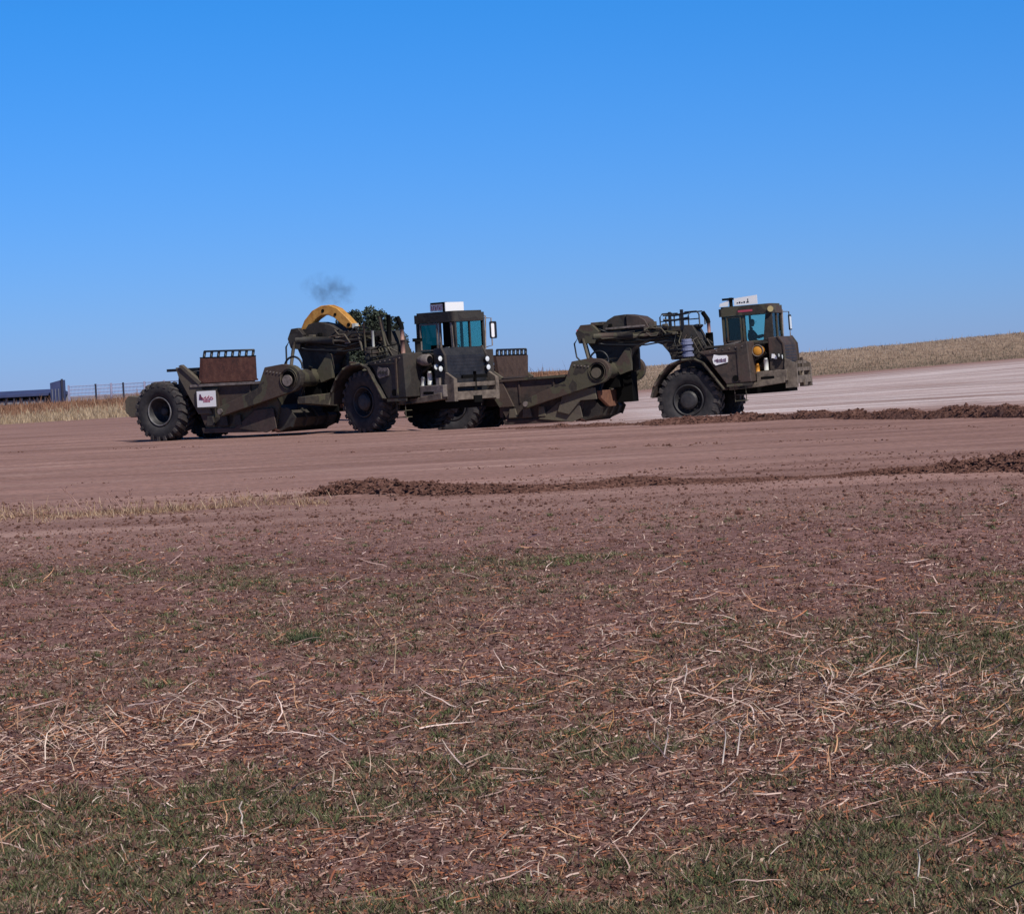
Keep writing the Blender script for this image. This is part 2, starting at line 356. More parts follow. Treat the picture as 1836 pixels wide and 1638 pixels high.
# short green and brown grass
x, y = scatter(640000, 6.5, 34, p=1.9)
v = veg(x, y); k = rng.uniform(0, 1, len(x)) < (.32+.68*v)*sst(36, 24, y+rng.normal(0, 2, len(x))); x, y, v = x[k], y[k], v[k]
gmask = rng.uniform(0, 1, len(x)) < (.04+.62*v)
cg = pick([(.085, .092, .045), (.11, .12, .06), (.065, .068, .036), (.15, .15, .085), (.11, .098, .06)], len(x))
cb = pick([(.27, .165, .135), (.22, .12, .10), (.36, .25, .21), (.14, .085, .075), (.33, .16, .10), (.07, .042, .038)], len(x))  # darkest browns stand in for deep shadow among the blades
c = np.where(gmask[:, None], cg, cb)
sc_ = (y/8)**.55
me = blades('short_grass', x, y, rng.uniform(.012, .04, len(x))*(.7+.5*v), .0022*sc_, rng.uniform(.2, 1.25, len(x)), rng.uniform(0, 6.28, len(x)), c, M['grass'])
tag(link('short_grass', me), 'short dark green and brown grass patches on the near field', 'grass', kind='stuff')
# trampled straw and leaf litter
x, y = scatter(190000, 6.5, 30, p=1.8)
s = straw(x, y); k = rng.uniform(0, 1, len(x)) < (.22*(.35+.65*sst(24, 14, y))+.5*s)*(1-.6*veg(x, y)); x, y = x[k], y[k]; s = s[k]; N = len(x)
ln = rng.gamma(1.4, .020, N)*(.6+.9*s)+.008; ln = np.minimum(ln, .30)
pal = np.where(rng.uniform(0, 1, (N, 1)) < .34+.22*s[:, None], pick([(.42, .28, .23), (.54, .40, .34), (.32, .20, .16), (.36, .25, .21), (.20, .13, .11)], N), pick([(.36, .14, .07), (.28, .10, .055), (.15, .075, .055), (.12, .07, .055), (.09, .055, .05)], N))
me = strips('straw_litter', x, y, rng.uniform(.003, .022, N), ln, rng.uniform(.0010, .0026, N)*(y/8)**.5, rng.uniform(0, 6.28, N), rng.normal(0, .22, N), pal, M['strawm'])
tag(link('straw_litter', me), 'trampled pale and rust coloured straw litter across the near field', 'straw', kind='stuff')
# clustered tufts of regrowth
cx_, cy_ = scatter(26000, 6.5, 30, p=1.9); v = veg(cx_, cy_); k = rng.uniform(0, 1, len(cx_)) < .04+.75*v; cx_, cy_ = cx_[k], cy_[k]
nb = 22; N = len(cx_)*nb; rad = np.repeat(rng.uniform(.012, .055, len(cx_)), nb); a = rng.uniform(0, 6.28, N); q = np.sqrt(rng.uniform(0, 1, N))
x = np.repeat(cx_, nb)+np.cos(a)*rad*q; y = np.repeat(cy_, nb)+np.sin(a)*rad*q; size = np.repeat(rng.uniform(.5, 1.5, len(cx_)), nb)
tc_ = np.repeat(pick([(.075, .095, .035), (.10, .12, .05), (.14, .145, .07), (.055, .07, .03), (.17, .15, .085), (.20, .15, .10)], len(cx_), .3), nb, 0)*rng.uniform(.7, 1.35, (N, 1))
me = blades('grass_tufts', x, y, rng.uniform(.02, .05, N)*size, .0020*(y/8)**.5, .25+1.0*q*rng.uniform(.5, 1, N), a, tc_, M['grass'])
tag(link('grass_tufts', me), 'ragged yellow green tufts of regrowing grass across the near field', 'grass', kind='stuff')
# bent, broken stalks and leaves lying and leaning every way
def curls(name, x, y, ln, wd, tilt, curl, cols, material, seg=5):
    N = len(x); az = rng.uniform(0, 6.28, N); P = np.stack([x, y, zt(x, y)+.004], -1); pts = [P]; el = tilt.copy(); hz = az.copy(); kink = rng.integers(1, seg, N)
    for i in range(seg):
        el = el+curl*rng.normal(.0, 1, N)-(.25*tilt); hz = hz+curl*rng.normal(0, 1, N)*.8+np.where(kink == i, rng.normal(0, .7, N), 0)
        step = (ln/seg)[:, None]; P = P+np.stack([np.cos(hz)*np.cos(el), np.sin(hz)*np.cos(el), np.sin(el)], -1)*step
        P[:, 2] = np.maximum(P[:, 2], zt(P[:, 0], P[:, 1])+.003); pts.append(P.copy())
    wv = rng.normal(0, 1, (N, 3)); wv[:, 2] = np.abs(wv[:, 2])+.4; tv = pts[-1]-pts[0]; sd = np.cross(tv, wv); sd /= np.linalg.norm(sd, axis=1)[:, None]+1e-9
    V = []
    for i, p_ in enumerate(pts):
        w_ = wd*(1-.75*(i/seg)**2); V += [p_-sd*w_[:, None], p_+sd*w_[:, None]]
    V = np.stack(V, 1).reshape(-1, 3); b = np.arange(N)[:, None]*(2*(seg+1))
    Fc = np.concatenate([b+np.array([[2*i, 2*i+1, 2*i+3, 2*i+2]]) for i in range(seg)], 0)
    return np_mesh(name, V, Fc, material, cols=np.repeat(cols, 2*(seg+1), 0), smooth=False)
x, y = scatter(52000, 6.5, 27, p=1.9); s_ = straw(x, y); k = rng.uniform(0, 1, len(x)) < .05+.95*s_*sst(8, 10.2, y); x, y = x[k], y[k]; N = len(x)
big = rng.uniform(0, 1, N)**3
c = pick([(.58, .41, .36), (.48, .33, .29), (.66, .51, .46), (.44, .22, .13), (.30, .17, .13), (.38, .27, .23), (.50, .28, .16)], N)
me = curls('broken_stalks', x, y, (.03+.20*big)*(1+.3*sst(10, 13, y)), (.0016+.0026*big*rng.uniform(.4, 1, N))*(y/9)**.3, np.abs(rng.normal(0, .24, N))*sst(0, 1, rng.uniform(-.2, 1.3, N)), rng.uniform(.06, .28, N), c, M['strawm'])
tag(link('broken_stalks', me), 'bent and broken pale stalks and leaves tangled on the near field', 'straw', kind='stuff')
x, y = scatter(8200, 6.8, 30, p=1.9); s_ = straw(x, y); k = rng.uniform(0, 1, len(x)) < .12+.8*s_; x, y, s_ = x[k], y[k], s_[k]; N = len(x)
me = curls('stubble', x, y, (rng.gamma(4, .016, N)+.015)*(.8+.7*s_), .0021*(y/9)**.4*rng.uniform(.6, 1.3, N), rng.uniform(.5, 1.55, N), .10*np.ones(N), pick([(.58, .44, .35), (.48, .33, .24), (.40, .24, .15), (.62, .50, .42)], N), M['strawm'], seg=3)
tag(link('stubble', me), 'short leaning stubble stems standing through the straw', 'stubble', kind='stuff')
# flakes of rust coloured leaf
x, y = scatter(95000, 6.5, 30, p=1.9); k = rng.uniform(0, 1, len(x)) < .25+.75*sst(24, 13, y); x, y = x[k], y[k]; N = len(x)
me = curls('leaf_flakes', x, y, rng.uniform(.008, .035, N), rng.uniform(.0025, .006, N)*(y/9)**.3, np.abs(rng.normal(0, .5, N)), .5*np.ones(N), pick([(.34, .16, .09), (.27, .125, .08), (.20, .10, .075), (.40, .29, .23), (.11, .065, .055), (.26, .15, .11)], N), M['strawm'], seg=2)
tag(link('leaf_flakes', me), 'rust coloured flakes of dead leaf scattered over the near soil', 'leaf litter', kind='stuff')
# small crumbs of earth
def clods(name, x, y, r, material, label, zoff=.3, z=None):
    bm_v = np.array([(0, 0, 1), (.9, 0, .3), (.28, .85, .3), (-.72, .53, .3), (-.72, -.53, .3), (.28, -.85, .3), (.72, .53, -.4), (-.28, .85, -.4), (-.9, 0, -.4), (-.28, -.85, -.4), (.72, -.53, -.4), (0, 0, -1)])
    fc = np.array([(0, 1, 2), (0, 2, 3), (0, 3, 4), (0, 4, 5), (0, 5, 1), (1, 6, 2), (2, 7, 3), (3, 8, 4), (4, 9, 5), (5, 10, 1), (6, 7, 2), (7, 8, 3), (8, 9, 4), (9, 10, 5), (10, 6, 1)])
    N = len(x); z = zt(x, y) if z is None else z
    V = bm_v[None]*rng.uniform(.65, 1.3, (N, 12, 1))*rng.uniform(.7, 1.3, (N, 1, 3))*r[:, None, None]
    a = rng.uniform(0, 6.28, N); c_, s_ = np.cos(a)[:, None], np.sin(a)[:, None]
    V = np.stack([V[..., 0]*c_-V[..., 1]*s_, V[..., 0]*s_+V[..., 1]*c_, V[..., 2]*.8], -1)+np.stack([x, y, z+r*zoff], -1)[:, None]
    Fc = (fc[None]+np.arange(N)[:, None, None]*12).reshape(-1, 3)
    return np_mesh(name, V.reshape(-1, 3), Fc, material, smooth=False)
x, y = scatter(46000, 6.5, 40, p=1.7); r = np.minimum(rng.gamma(1.1, .0045, len(x))*(y/8)**.2, np.minimum(.018+.0008*np.maximum(y-14, 0), .028))+.0015
tag(link('soil_crumbs', clods('soil_crumbs', x, y, r, M['soilm'], '')), 'small dark crumbs of earth strewn over the field', 'soil', kind='stuff')
def crumb_line(p0, p1, n, spread, r):
    a_, b_ = at_ground(*p0), at_ground(*p1); t = rng.uniform(0, 1, n); k = fbm(t*14+p0[0], t*0+p0[1], 2, 3) > .52; t = t[k]
    return a_.x+(b_.x-a_.x)*t, a_.y+(b_.y-a_.y)*t+rng.normal(0, spread, len(t)), rng.gamma(1.5, r/2.2, len(t))
parts_ = [crumb_line(*q) for q in (((980, 806), (1240, 799), 260, .10, .018), ((-100, 872), (560, 858), 260, .2, .010), ((0, 812), (640, 792), 300, .25, .012), ((600, 815), (1836, 782), 500, .4, .011), ((700, 845), (1836, 806), 400, .3, .010),
          ((1260, 775), (1836, 765), 400, .5, .014), ((560, 905), (1836, 880), 420, .25, .010), ((900, 935), (1836, 912), 300, .3, .010), ((200, 940), (620, 925), 200, .2, .012), ((1200, 722), (1836, 716), 160, 1.2, .02), ((1000, 758), (1836, 733), 260, 1.0, .02))]
x, y, r = (np.concatenate([q[k] for q in parts_]) for k in range(3))
tag(link('track_crumbs', clods('track_crumbs', x, y, r+.004, M['soilm'], '')), 'loose crumbs of earth lying in broken lines along the track', 'soil', kind='stuff')
# dry grass strip at the left between the two tracks
def line_xy(pts, n):
    P = [at_ground(*p) for p in pts]; xs = [p.x for p in P]; ys = [p.y for p in P]
    t = np.linspace(0, 1, len(P)); q = rng.uniform(0, 1, n); return np.interp(q, t, xs), np.interp(q, t, ys), q
x, y, q = line_xy([(-350, 945), (-100, 932), (120, 922), (300, 915), (450, 906), (600, 898)], 16000)
wdt = np.interp(q, [0, .5, 1], [1.3, 1.1, .5]); y = y+rng.normal(0, 1, len(x))*wdt*1.0
k = fbm(x*1.5, y*1.2, 3, 90)+rng.normal(0, .07, len(x)) > .59; x, y = x[k], y[k]; N = len(x)
me = blades('dry_grass_strip', x, y, rng.gamma(2, .032, N), .005*np.ones(N), rng.uniform(0, 1.3, N), rng.uniform(0, 6.28, N), pick([(.38, .26, .165), (.31, .20, .125), (.25, .145, .09), (.42, .31, .22)], N), M['strawm'])
tag(link('dry_grass', me), 'yellow dry grass strip between the tracks at the left', 'dry grass', kind='stuff')
# prairie grass on the far bank, left part pale with rusty top, right part on the rise
x, y = scatter(150000, 150, 245, -.26, .3, p=1.0)
u = x/y; b0 = bank0(u)*np.sqrt(1+u*u)**-1; k = (y > bank0(u)/np.sqrt(1+u*u)+rng.normal(0, 1.2, len(x))) & (y < bank0(u)+50); x, y, u = x[k], y[k], u[k]; N = len(x)
tt = (y-bank0(u))/30
pale_c = pick([(.41, .31, .205), (.37, .275, .18), (.44, .34, .235), (.34, .245, .155)], N, .12); rust_c = pick([(.25, .13, .08), (.29, .16, .10), (.21, .11, .07)], N, .15)
green_c = pick([(.16, .135, .10), (.19, .15, .11), (.22, .165, .125), (.15, .13, .09)], N, .12)
left = u < .03
lo = np.where(left[:, None], pale_c, green_c); hi = np.where(left[:, None], rust_c, pick([(.36, .28, .215), (.33, .25, .19), (.39, .305, .24)], N, .12))
tt2 = tt+rng.normal(0, .12, N)+(fbm(x*.15, y*.05, 3, 33)-.5)*.6
c = np.where((tt2 > np.where(left, .42, .50+.0*u))[:, None], hi, lo)
h = np.where(left, .30, .13)*rng.gamma(9, 1/9, N)*np.where(rng.uniform(0, 1, N) < .03, 2.4, 1)
me = blades('prairie_grass', x, y, h, .022*np.ones(N), rng.uniform(0, .5, N), rng.uniform(0, 6.28, N), c, M['strawm'])
tag(link('prairie_grass', me), 'tall dry prairie grass along the far bank and rise', 'dry grass', kind='stuff')

# ------------------------------------------------------------------ earth berms
def berm(name, pts, label, seed, clod_n, off=0):
    """pts: (px, py, height, half width) along the berm's foot"""
    P = [at_ground(p[0], p[1]) for p in pts]; n = 420; t = np.linspace(0, 1, n); tk = np.linspace(0, 1, len(pts))
    cx = np.interp(t, tk, [p.x for p in P]); cy = np.interp(t, tk, [p.y for p in P])
    hh = np.interp(t, tk, [p[2] for p in pts]); ww = np.interp(t, tk, [p[3] for p in pts]); m = 17
    s = np.linspace(-1, 1, m); XX = np.repeat(cx[:, None], m, 1); YY = cy[:, None]+(s[None]+.7)*ww[:, None]
    prof = (1-s**2)[None]**1.0*hh[:, None]
    nz = fbm(XX*2.2+seed, YY*3+seed, 4, seed); nz2 = fbm(XX*.7+seed, YY*1+seed, 2, seed+5)
    ZZ = zt(XX, YY)+prof*(.55+.5*nz2+.35*nz)-.02+(1-s**2)[None]*(nz-.5)*np.minimum(hh[:, None], .14)*.9
    V = np.stack([XX, YY, ZZ], -1).reshape(-1, 3); ii, jj = np.meshgrid(np.arange(n-1), np.arange(m-1), indexing='ij'); a = (ii*m+jj).ravel()
    root = link(name, np_mesh(name, V, np.stack([a, a+m, a+m+1, a+1], -1), M['soilm'], smooth=False))
    tag(root, label, 'earth berm', 'banks of turned earth')
    q = rng.integers(0, n*m, clod_n); x = V[q, 0]+rng.normal(0, .06, clod_n); y = V[q, 1]-np.abs(rng.normal(0, .15, clod_n)); hloc = np.repeat(hh, m)[q]
    r = rng.gamma(1.6, .3, clod_n)*np.minimum(hloc, .16)*.17+.006
    c = link('clods', clods('clods', x, y, r, M['soilm'], '', z=np.maximum(V[q, 2]-r*.2, zt(x, y))), root); c['kind'] = 'stuff'
berm('dirt_berm', [(505, 900, .01, .1), (560, 893, .08, .3), (610, 889, .19, .5), (680, 889, .20, .6), (780, 888, .14, .5), (850, 886, .10, .5), (960, 884, .09, .4), (1130, 872, .10, .45), (1300, 867, .07, .4), (1500, 856, .05, .3), (1600, 850, .09, .4), (1680, 847, .10, .5), (1760, 846, .14, .6), (1836, 845, .20, .7), (2000, 845, .25, .8)],
     'dark turned earth berm running across the middle of the near track', 3, 5200)
berm('dirt_berm', [(850, 771, .02, .2), (930, 770, .05, .4), (1010, 768, .09, .5), (1130, 764, .10, .5), (1240, 760, .16, .7), (1330, 756, .20, .7), (1400, 754, .20, .8), (1500, 753, .19, .8), (1600, 752, .21, .8), (1700, 751, .25, .9), (1760, 750, .32, .9), (1836, 750, .32, 1.0), (2000, 749, .4, 1.0)],
     'brown earth berm in front of the right scraper, highest at the right edge', 13, 5200)

# ------------------------------------------------------------------ scrapers
TR, TW = .95, .72
def tyre_mesh():
    m = MB(); h = TW/2
    prof = [(.46, -h*.62), (.50, -h*.85), (.62, -h*1.0), (.76, -h*1.02), (.86, -h*.95), (.90, -h*.86), (.905, 0), (.90, h*.86), (.86, h*.95), (.76, h*1.02), (.62, h), (.50, h*.85), (.46, h*.62), (.46, -h*.62)]
    m.lathe(prof, n=48); nb_ = len(m.f)
    n = 22
    for k in range(n):
        for s in (-1, 1):
            a0 = 2*math.pi*(k+(.5 if s > 0 else 0))/n; wa = .085
            def pt(r, yy, a): return (r*math.cos(a), yy*s, r*math.sin(a))
            y0, y1, sk = .0, h*.93, .16
            m.hexa([pt(.88, y0, a0-wa*.7), pt(.88, y0, a0+wa*.7), pt(.88, y1, a0+sk+wa), pt(.88, y1, a0+sk-wa)],
                   [pt(.955, y0, a0-wa*.55), pt(.955, y0, a0+wa*.55), pt(.945, y1, a0+sk+wa*.8), pt(.945, y1, a0+sk-wa*.8)])
            m.hexa([pt(.80, h*.93, a0+sk-wa*.9), pt(.80, h*.93, a0+sk+wa*.9), pt(.944, h*.93-.002, a0+sk+wa*.8), pt(.944, h*.93-.002, a0+sk-wa*.8)],
                   [pt(.79, h*1.055, a0+sk-wa*.7), pt(.79, h*1.055, a0+sk+wa*.7), pt(.93, h*1.0, a0+sk+wa*.7), pt(.93, h*1.0, a0+sk-wa*.7)])
    me = m.mesh('tyre', M['tyre']); me.materials.append(M['lug'])
    me.polygons.foreach_set('material_index', [0]*nb_+[1]*(len(m.f)-nb_)); return me
def rim_mesh(deep):
    m = MB(); h = TW/2
    if deep: prof = [(.47, -h*.80), (.44, -h*.84), (.42, -h*.72), (.36, -h*.5), (.34, .12), (.12, .15), (.0, .15)]
    else: prof = [(.47, -h*.80), (.44, -h*.84), (.42, -h*.68), (.36, -h*.5), (.34, -h*.35), (.20, -h*.30), (.0, -h*.3)]
    m.lathe(prof, n=40); m.lathe([(.46, h*.7), (.3, h*.5), (0, h*.5)], n=30)
    return m.mesh('wheel', M['rim'])
def ring_mesh():
    m = MB(); h = TW/2; m.lathe([(.465, -h*.82), (.45, -h*.90), (.425, -h*.88), (.42, -h*.80)], n=40); return m.mesh('rim_ring', M['rimlight'])
def hub_mesh(front):
    m = MB(); h = TW/2
    if front:
        m.lathe([(.27, -h*.28), (.27, -h*.75), (.22, -h*.92), (.12, -h*.98), (0, -h*.98)], n=24, smooth=False)
        for k in range(14):
            a = 2*math.pi*k/14; m.cyl((.31*math.cos(a), -h*.32, .31*math.sin(a)), (.31*math.cos(a), -h*.52, .31*math.sin(a)), .02, 6)
    else:
        m.lathe([(.14, .16), (.14, -.05), (.09, -.09), (0, -.09)], n=20, smooth=False)
        for k in range(12):
            a = 2*math.pi*k/12; m.cyl((.24*math.cos(a), .15, .24*math.sin(a)), (.24*math.cos(a), .09, .24*math.sin(a)), .02, 6)
    return m.mesh('hub', M['rim'])
RGF = None
TM, RF, RB, RG, HF, HB = tyre_mesh(), rim_mesh(False), rim_mesh(True), ring_mesh(), hub_mesh(True), hub_mesh(False)

RGF = RG.copy(); RGF.materials[0] = M['rim']
def arcpts(cx, cz, r, a0, a1, n, y=0, sx=1): return [(cx+sx*r*math.cos(R(a0+(a1-a0)*i/n)), y, cz+r*math.sin(R(a0+(a1-a0)*i/n))) for i in range(n+1)]

def frame_loop(x0, x1, z0, z1, t, y0, y1):
    o = [(x0, z0), (x1, z0), (x1, z1), (x0, z1)]; i_ = [(x0+t, z0+t), (x1-t, z0+t), (x1-t, z1-t), (x0+t, z1-t)]
    vs = [(a, y0, b) for a, b in o+i_]+[(a, y1, b) for a, b in o+i_]; fs = []
    for k in range(4):
        n = (k+1) % 4; fs += [(k, n, 4+n, 4+k), (8+k, 12+k, 12+n, 8+n), (k, 8+k, 8+n, n), (4+k, 4+n, 12+n, 12+k)]
    return vs, fs
def scraper(loc, yaw, delta, left, label, pitch=0):
    SH = .25 if left else 0.0; loc = (loc[0]+SH*math.cos(yaw), loc[1]-SH*math.sin(yaw), loc[2])
    root = empty('motor_scraper', loc, -yaw); root.rotation_euler = (0, -pitch, -yaw); tag(root, label, 'scraper', 'camouflaged motor scrapers working on the graded ground')
    HX = 8.1-SH
    def S(name, mb, m, parent=None, label=None, bevel=.012):
        return link(name, mb.mesh(name, M[m]), parent or root, label=label, bevel=bevel)
    def T(name, mb, m, label=None, bevel=.012):
        return link(name, mb.mesh(name, M[m]), root, (HX, 0, 0), -delta, label=label, bevel=bevel)
    def U(name, mb, m, parent, label=None, bevel=0): return link(name, mb.mesh(name, M[m]), parent, label=label, bevel=bevel)
    def wheel(x, y, front, spin=0):
        if front:
            p = Vector((HX, 0, 0))+Matrix.Rotation(-delta, 3, 'Z') @ Vector((x-(0 if left else .15), y, TR-.01 if left else .58)); rz = -delta
        else: p = Vector((x-(SH if left else .45), y, TR-.01)); rz = 0
        o = link('wheel', RF if front else RB, root, p)
        o.rotation_euler = Euler((0, spin, rz+(math.pi if y > 0 else 0)), 'XYZ')
        if front and not left: o.scale = (1.12, 1, 1.12)
        link('tyre', TM, o); link('rim_ring', RGF if front or not left else RG, o); link('hub', HF if front else HB, o)
    for yy in (-1.2, 1.2): wheel(0, yy, False, .1); wheel(0, yy, True, .25)

    # --- bowl
    side = [(.95, 1.70), (3.9, 1.66), (4.1, 1.35), (4.3, 1.0), (4.1, .33), (1.45, .33), (1.15, 1.0)]
    for s in (-1, 1):
        y0, y1 = sorted((s*1.36, s*1.28))
        b = S('bowl_side', MB().prism(side, y0, y1), 'camo' if left else 'brown', bevel=0)
        y0, y1 = sorted((s*1.47, s*1.36))
        U('rim_bar', MB().box(.98, 3.95, y0, y1, 1.66, 1.74), 'grey' if left else 'camo', b)
        for xx in (1.95, 3.2): U('rib', MB().box(xx, xx+.05, min(s*1.36, s*1.40), max(s*1.36, s*1.40), .9, 1.66), 'camo' if left else 'brown', b)
        y0, y1 = sorted((s*1.44, s*1.30))
        f = S('frame_upright', MB().prism([(.42, 2.30), (.72, 2.30), (1.36, 1.72), (1.75, .80), (1.22, .80), (.52, 2.0)], y0, y1), 'camo_light' if left else 'camo')
        y0, y1 = sorted((s*1.46, s*1.36))
        U('brace', MB().prism([(.58, 2.34), (.68, 2.38), (1.42, 1.80), (1.34, 1.72)], y0-.03, y1+.03), 'camo_light', f)
        # draft arm with the eye of the cross tube
        fo_ = .32 if s > 0 else 0; y0, y1 = sorted((s*1.50+fo_, s*1.72+fo_))
        arm = MB(); eye = [(4.95+.42*math.cos(R(a)), 1.76+.42*math.sin(R(a))) for a in range(-60, 76, 15)]
        arm.prism([(2.25, .70), (2.15, .92), (2.3, 1.02), (3.75, 1.52), (4.05, 2.15), (4.7, 2.22)]+eye[::-1], y0, y1)
        ar = S('draft_arm', arm, 'camo')
        yo = s*1.725+fo_; rg = MB()
        rg.lathe([(.25, 0), (.25, .05), (.31, .05), (.31, 0)], c=(4.95, yo-.04, 1.76), n=28)
        U('eye_ring', rg, 'camo_light', ar)
        dk = MB(); dk.lathe([(0, 0), (.25, 0)], c=(4.95, s*1.724+fo_, 1.76), n=24, smooth=False); U('eye_shade_disc', dk, 'black', ar)  # flat black disc paints the shade inside the hollow eye
        cp = MB(); cp.lathe([(0, 0), (.17, 0), (.17, .05), (0, .05)], c=(4.90, yo+(-.05 if s < 0 else 0), 1.71), n=20, smooth=False); U('eye_lit_disc', cp, 'grey' if left else 'camo_light', ar)  # pale disc set low and rearward paints the sunlit inside of the eye
        for j in range(5): U('bolt', MB().cyl((4.15+.12*j, s*1.72+fo_, 2.02-.02*j), (4.15+.12*j, s*1.75+fo_, 2.02-.02*j), .025, 6), 'grey', ar)
        pn = MB().cyl((2.3, s*1.36, .86), (2.3, s*1.78+fo_, .86), .09, 12); U('pivot_pin', pn, 'grey', ar)
    # dirt-filled floor, rear wall, ejector wall with rack
    S('bowl_floor', MB().box(1.4, 4.0, -1.27, 1.27, .34, .42), 'camo_dark')
    cut = MB().prism([(3.4, .38), (4.15, .12), (4.22, .18), (3.6, .44)], -1.36, 1.36); S('cutting_edge', cut, 'rust')
    for s in (-1, 1):
        y0, y1 = sorted((s*1.42, s*1.47)); S('side_cutter', MB().prism([(2.6, .32), (3.4, .85), (4.1, .90), (4.2, .26), (3.8, .14)], y0, y1), 'brown' if left else 'camo_light')
    ex, tp = (1.35, 2.55) if left else (1.15, 2.55)
    e = S('ejector_wall', MB().prism([(ex, .45), (ex+.12, .45), (ex+.12, 1.76), (ex, 1.76)], -1.26, 1.26), 'rust' if left else 'brown', label='rusty ejector wall' if left else None, bevel=0)
    wl, wr, wt = (1.46, 1.50, 1.34) if left else (1.30, 1.34, 1.46)
    U('spill_plate', MB().prism([(-wl, 1.77), (wr, 1.77), (wr+(0 if left else .14), tp), (-wt, tp)], ex-.02, ex+.10, 'x'), 'rust' if left else 'rustbrown', e)
    n_ = 8
    for k in range(n_):
        yy = -1.22+2.62*k/(n_-1); U('rack_bar', MB().tube([(ex+.04, yy, tp-.02), (ex+.02, yy+.10, tp+.20)], .052, 6), 'hose', e)
    U('rack_rail', MB().tube([(ex+.02, -1.14, tp+.21), (ex+.02, 1.52, tp+.21)], .035, 6), 'hose', e)
    U('stiffener', MB().box(ex+.10, ex+.14, -wl, wr, 1.77, 1.83), 'rust' if left else 'brown', e)
    U('top_edge', MB().box(ex-.03, ex+.11, -wt, wr, tp, tp+.03), 'black', e)
    [S('top_rail', MB().box(-.35, 1.2, yy-.09, yy+.09, 2.18, 2.27), 'hose') for yy in (-.81, .81)]
    # rear frame, axle, push block
    S('rear_frame', MB().box(-1.7, 1.3, -.55, .55, .85, 1.45).prism([(.3, 1.4), (.4, 2.2), (1.2, 2.1), (1.3, 1.4)], -1.25, 1.25), 'camo_dark')
    S('rear_axle', MB().cyl((-SH, -.95, .94), (-SH, .95, .94), .22, 16), 'black')
    pb = S('push_block', MB().prism([(-2.15-SH, .95), (-2.15-SH, 1.35), (-2.0-SH, 1.48), (-1.6, 1.4), (-1.6, .85), (-1.95-SH, .78)], -.50, .50), 'camo_light')
    U('push_plate', MB().box(-2.21-SH, -2.15-SH, -.42, .42, .96, 1.34), 'camo_dark', pb)
    # lower side clutter: steps, stiffeners and router-bit blocks
    for (xx, zz, ww_, hh_) in ((1.55, .42, .32, .30), (2.05, .40, .34, .38), (2.62, .40, .28, .34)):
        S('side_bracket', MB().prism([(xx, zz), (xx+ww_, zz), (xx+ww_*.8, zz+hh_), (xx+ww_*.15, zz+hh_)], -1.50, -1.41), 'camo_dark' if left else 'camo_light')
    S('lower_skid', MB().prism([(1.35, .20), (3.6, .16), (3.7, .30), (1.3, .36)], -1.42, -1.2), 'brown')
    # apron in front of the bowl
    ap = [(a_-1.25, b_*.9) for a_, b_ in ((4.55, 1.05), (5.25, 1.08), (5.75, .92), (5.98, .62), (5.85, .34), (5.45, .18), (5.1, .16), (5.3, .35), (5.45, .6), (5.2, .85), (4.6, .9))]
    a = S('apron', MB().prism(ap, -1.28, 1.28), 'camo_dark', bevel=0)
    for yy in (-1.28, -.6, 0, .6, 1.2): U('apron_rib', MB().prism([(a_-1.25, b_*.9) for a_, b_ in ((5.6, 1.02), (5.82, .95), (6.06, .62), (5.92, .30), (5.85, .34), (5.98, .62), (5.75, .92))], yy, yy+.05), 'camo_dark', a)
    if left:
        bm = MB().hexa([(4.95, -1.35, .98), (5.25, -1.35, .98), (5.5, .2, .82), (5.1, .2, .82)], [(4.95, -1.35, 1.18), (5.25, -1.35, 1.18), (5.5, .2, 1.28), (5.1, .2, 1.28)])
        q = S('apron_beam', bm, 'camo'); U('beam_end', MB().box(5.12, 5.60, .15, .85, .78, 1.32), 'rust_tan', q)
    else:
        S('apron_arm', MB().prism([(3.35, .52), (3.62, 1.18), (4.75, 1.24), (4.78, .84), (4.2, .84), (3.75, .40)], -1.56, -1.49), 'camo_light')
        S('apron_spreader', MB().prism([(-1.4, 1.12), (.75, 1.12), (.70, .86), (.05, .56), (-.55, .56), (-1.3, .86)], 4.74, 4.86, 'x'), 'rust_tan', label='bare rusty spreader plate')
    for s in (-1, 1):
        S('apron_cylinder', MB().cyl((4.55, s*.75, .95), (5.1, s*.75, 2.1), .06, 10), 'hose')
    # cross tube and gooseneck
    S('neck_base', MB().box(4.92, 5.50, .05, .62, .66, 1.85), 'black')
    S('neck_filler', MB().box(4.6, 5.21, -.42, .60, 1.18, 1.56), 'black')  # black filler added to close the gap beside the neck base
    tb = S('cross_tube', MB().cyl((4.95, -1.48, 1.76), (4.95, 1.82, 1.76), .27, 24), 'camo')
    gp = ([(4.45, 1.80), (4.42, 2.35), (4.02, 2.95), (3.98, 3.28), (4.55, 3.36)] if not left else [(4.55, 1.80), (4.5, 2.35), (4.25, 2.9), (4.2, 3.15), (4.6, 3.28)])+[(6.2, 3.12), (7.55, 3.06), (7.85, 2.7), (7.95, 1.95), (7.1, 1.95), (7.02, 2.2), (6.8, 2.48), (6.5, 2.60), (6.2, 2.63), (5.9, 2.55), (5.68, 2.40), (5.55, 2.15), (5.48, 1.80)]
    gk = S('gooseneck', MB().prism(gp, -.32, .32), 'camo_dark', bevel=0)
    for s in (-1, 1):
        U('flange', MB().prism([(4.2, 2.75), (5.4, 2.85), (6.9, 2.80), (7.5, 2.78), (7.5, 2.88), (6.9, 2.92), (5.4, 2.98), (4.2, 2.9)], min(s*.32, s*.40), max(s*.32, s*.40)), 'camo_light' if not left else 'camo', gk)
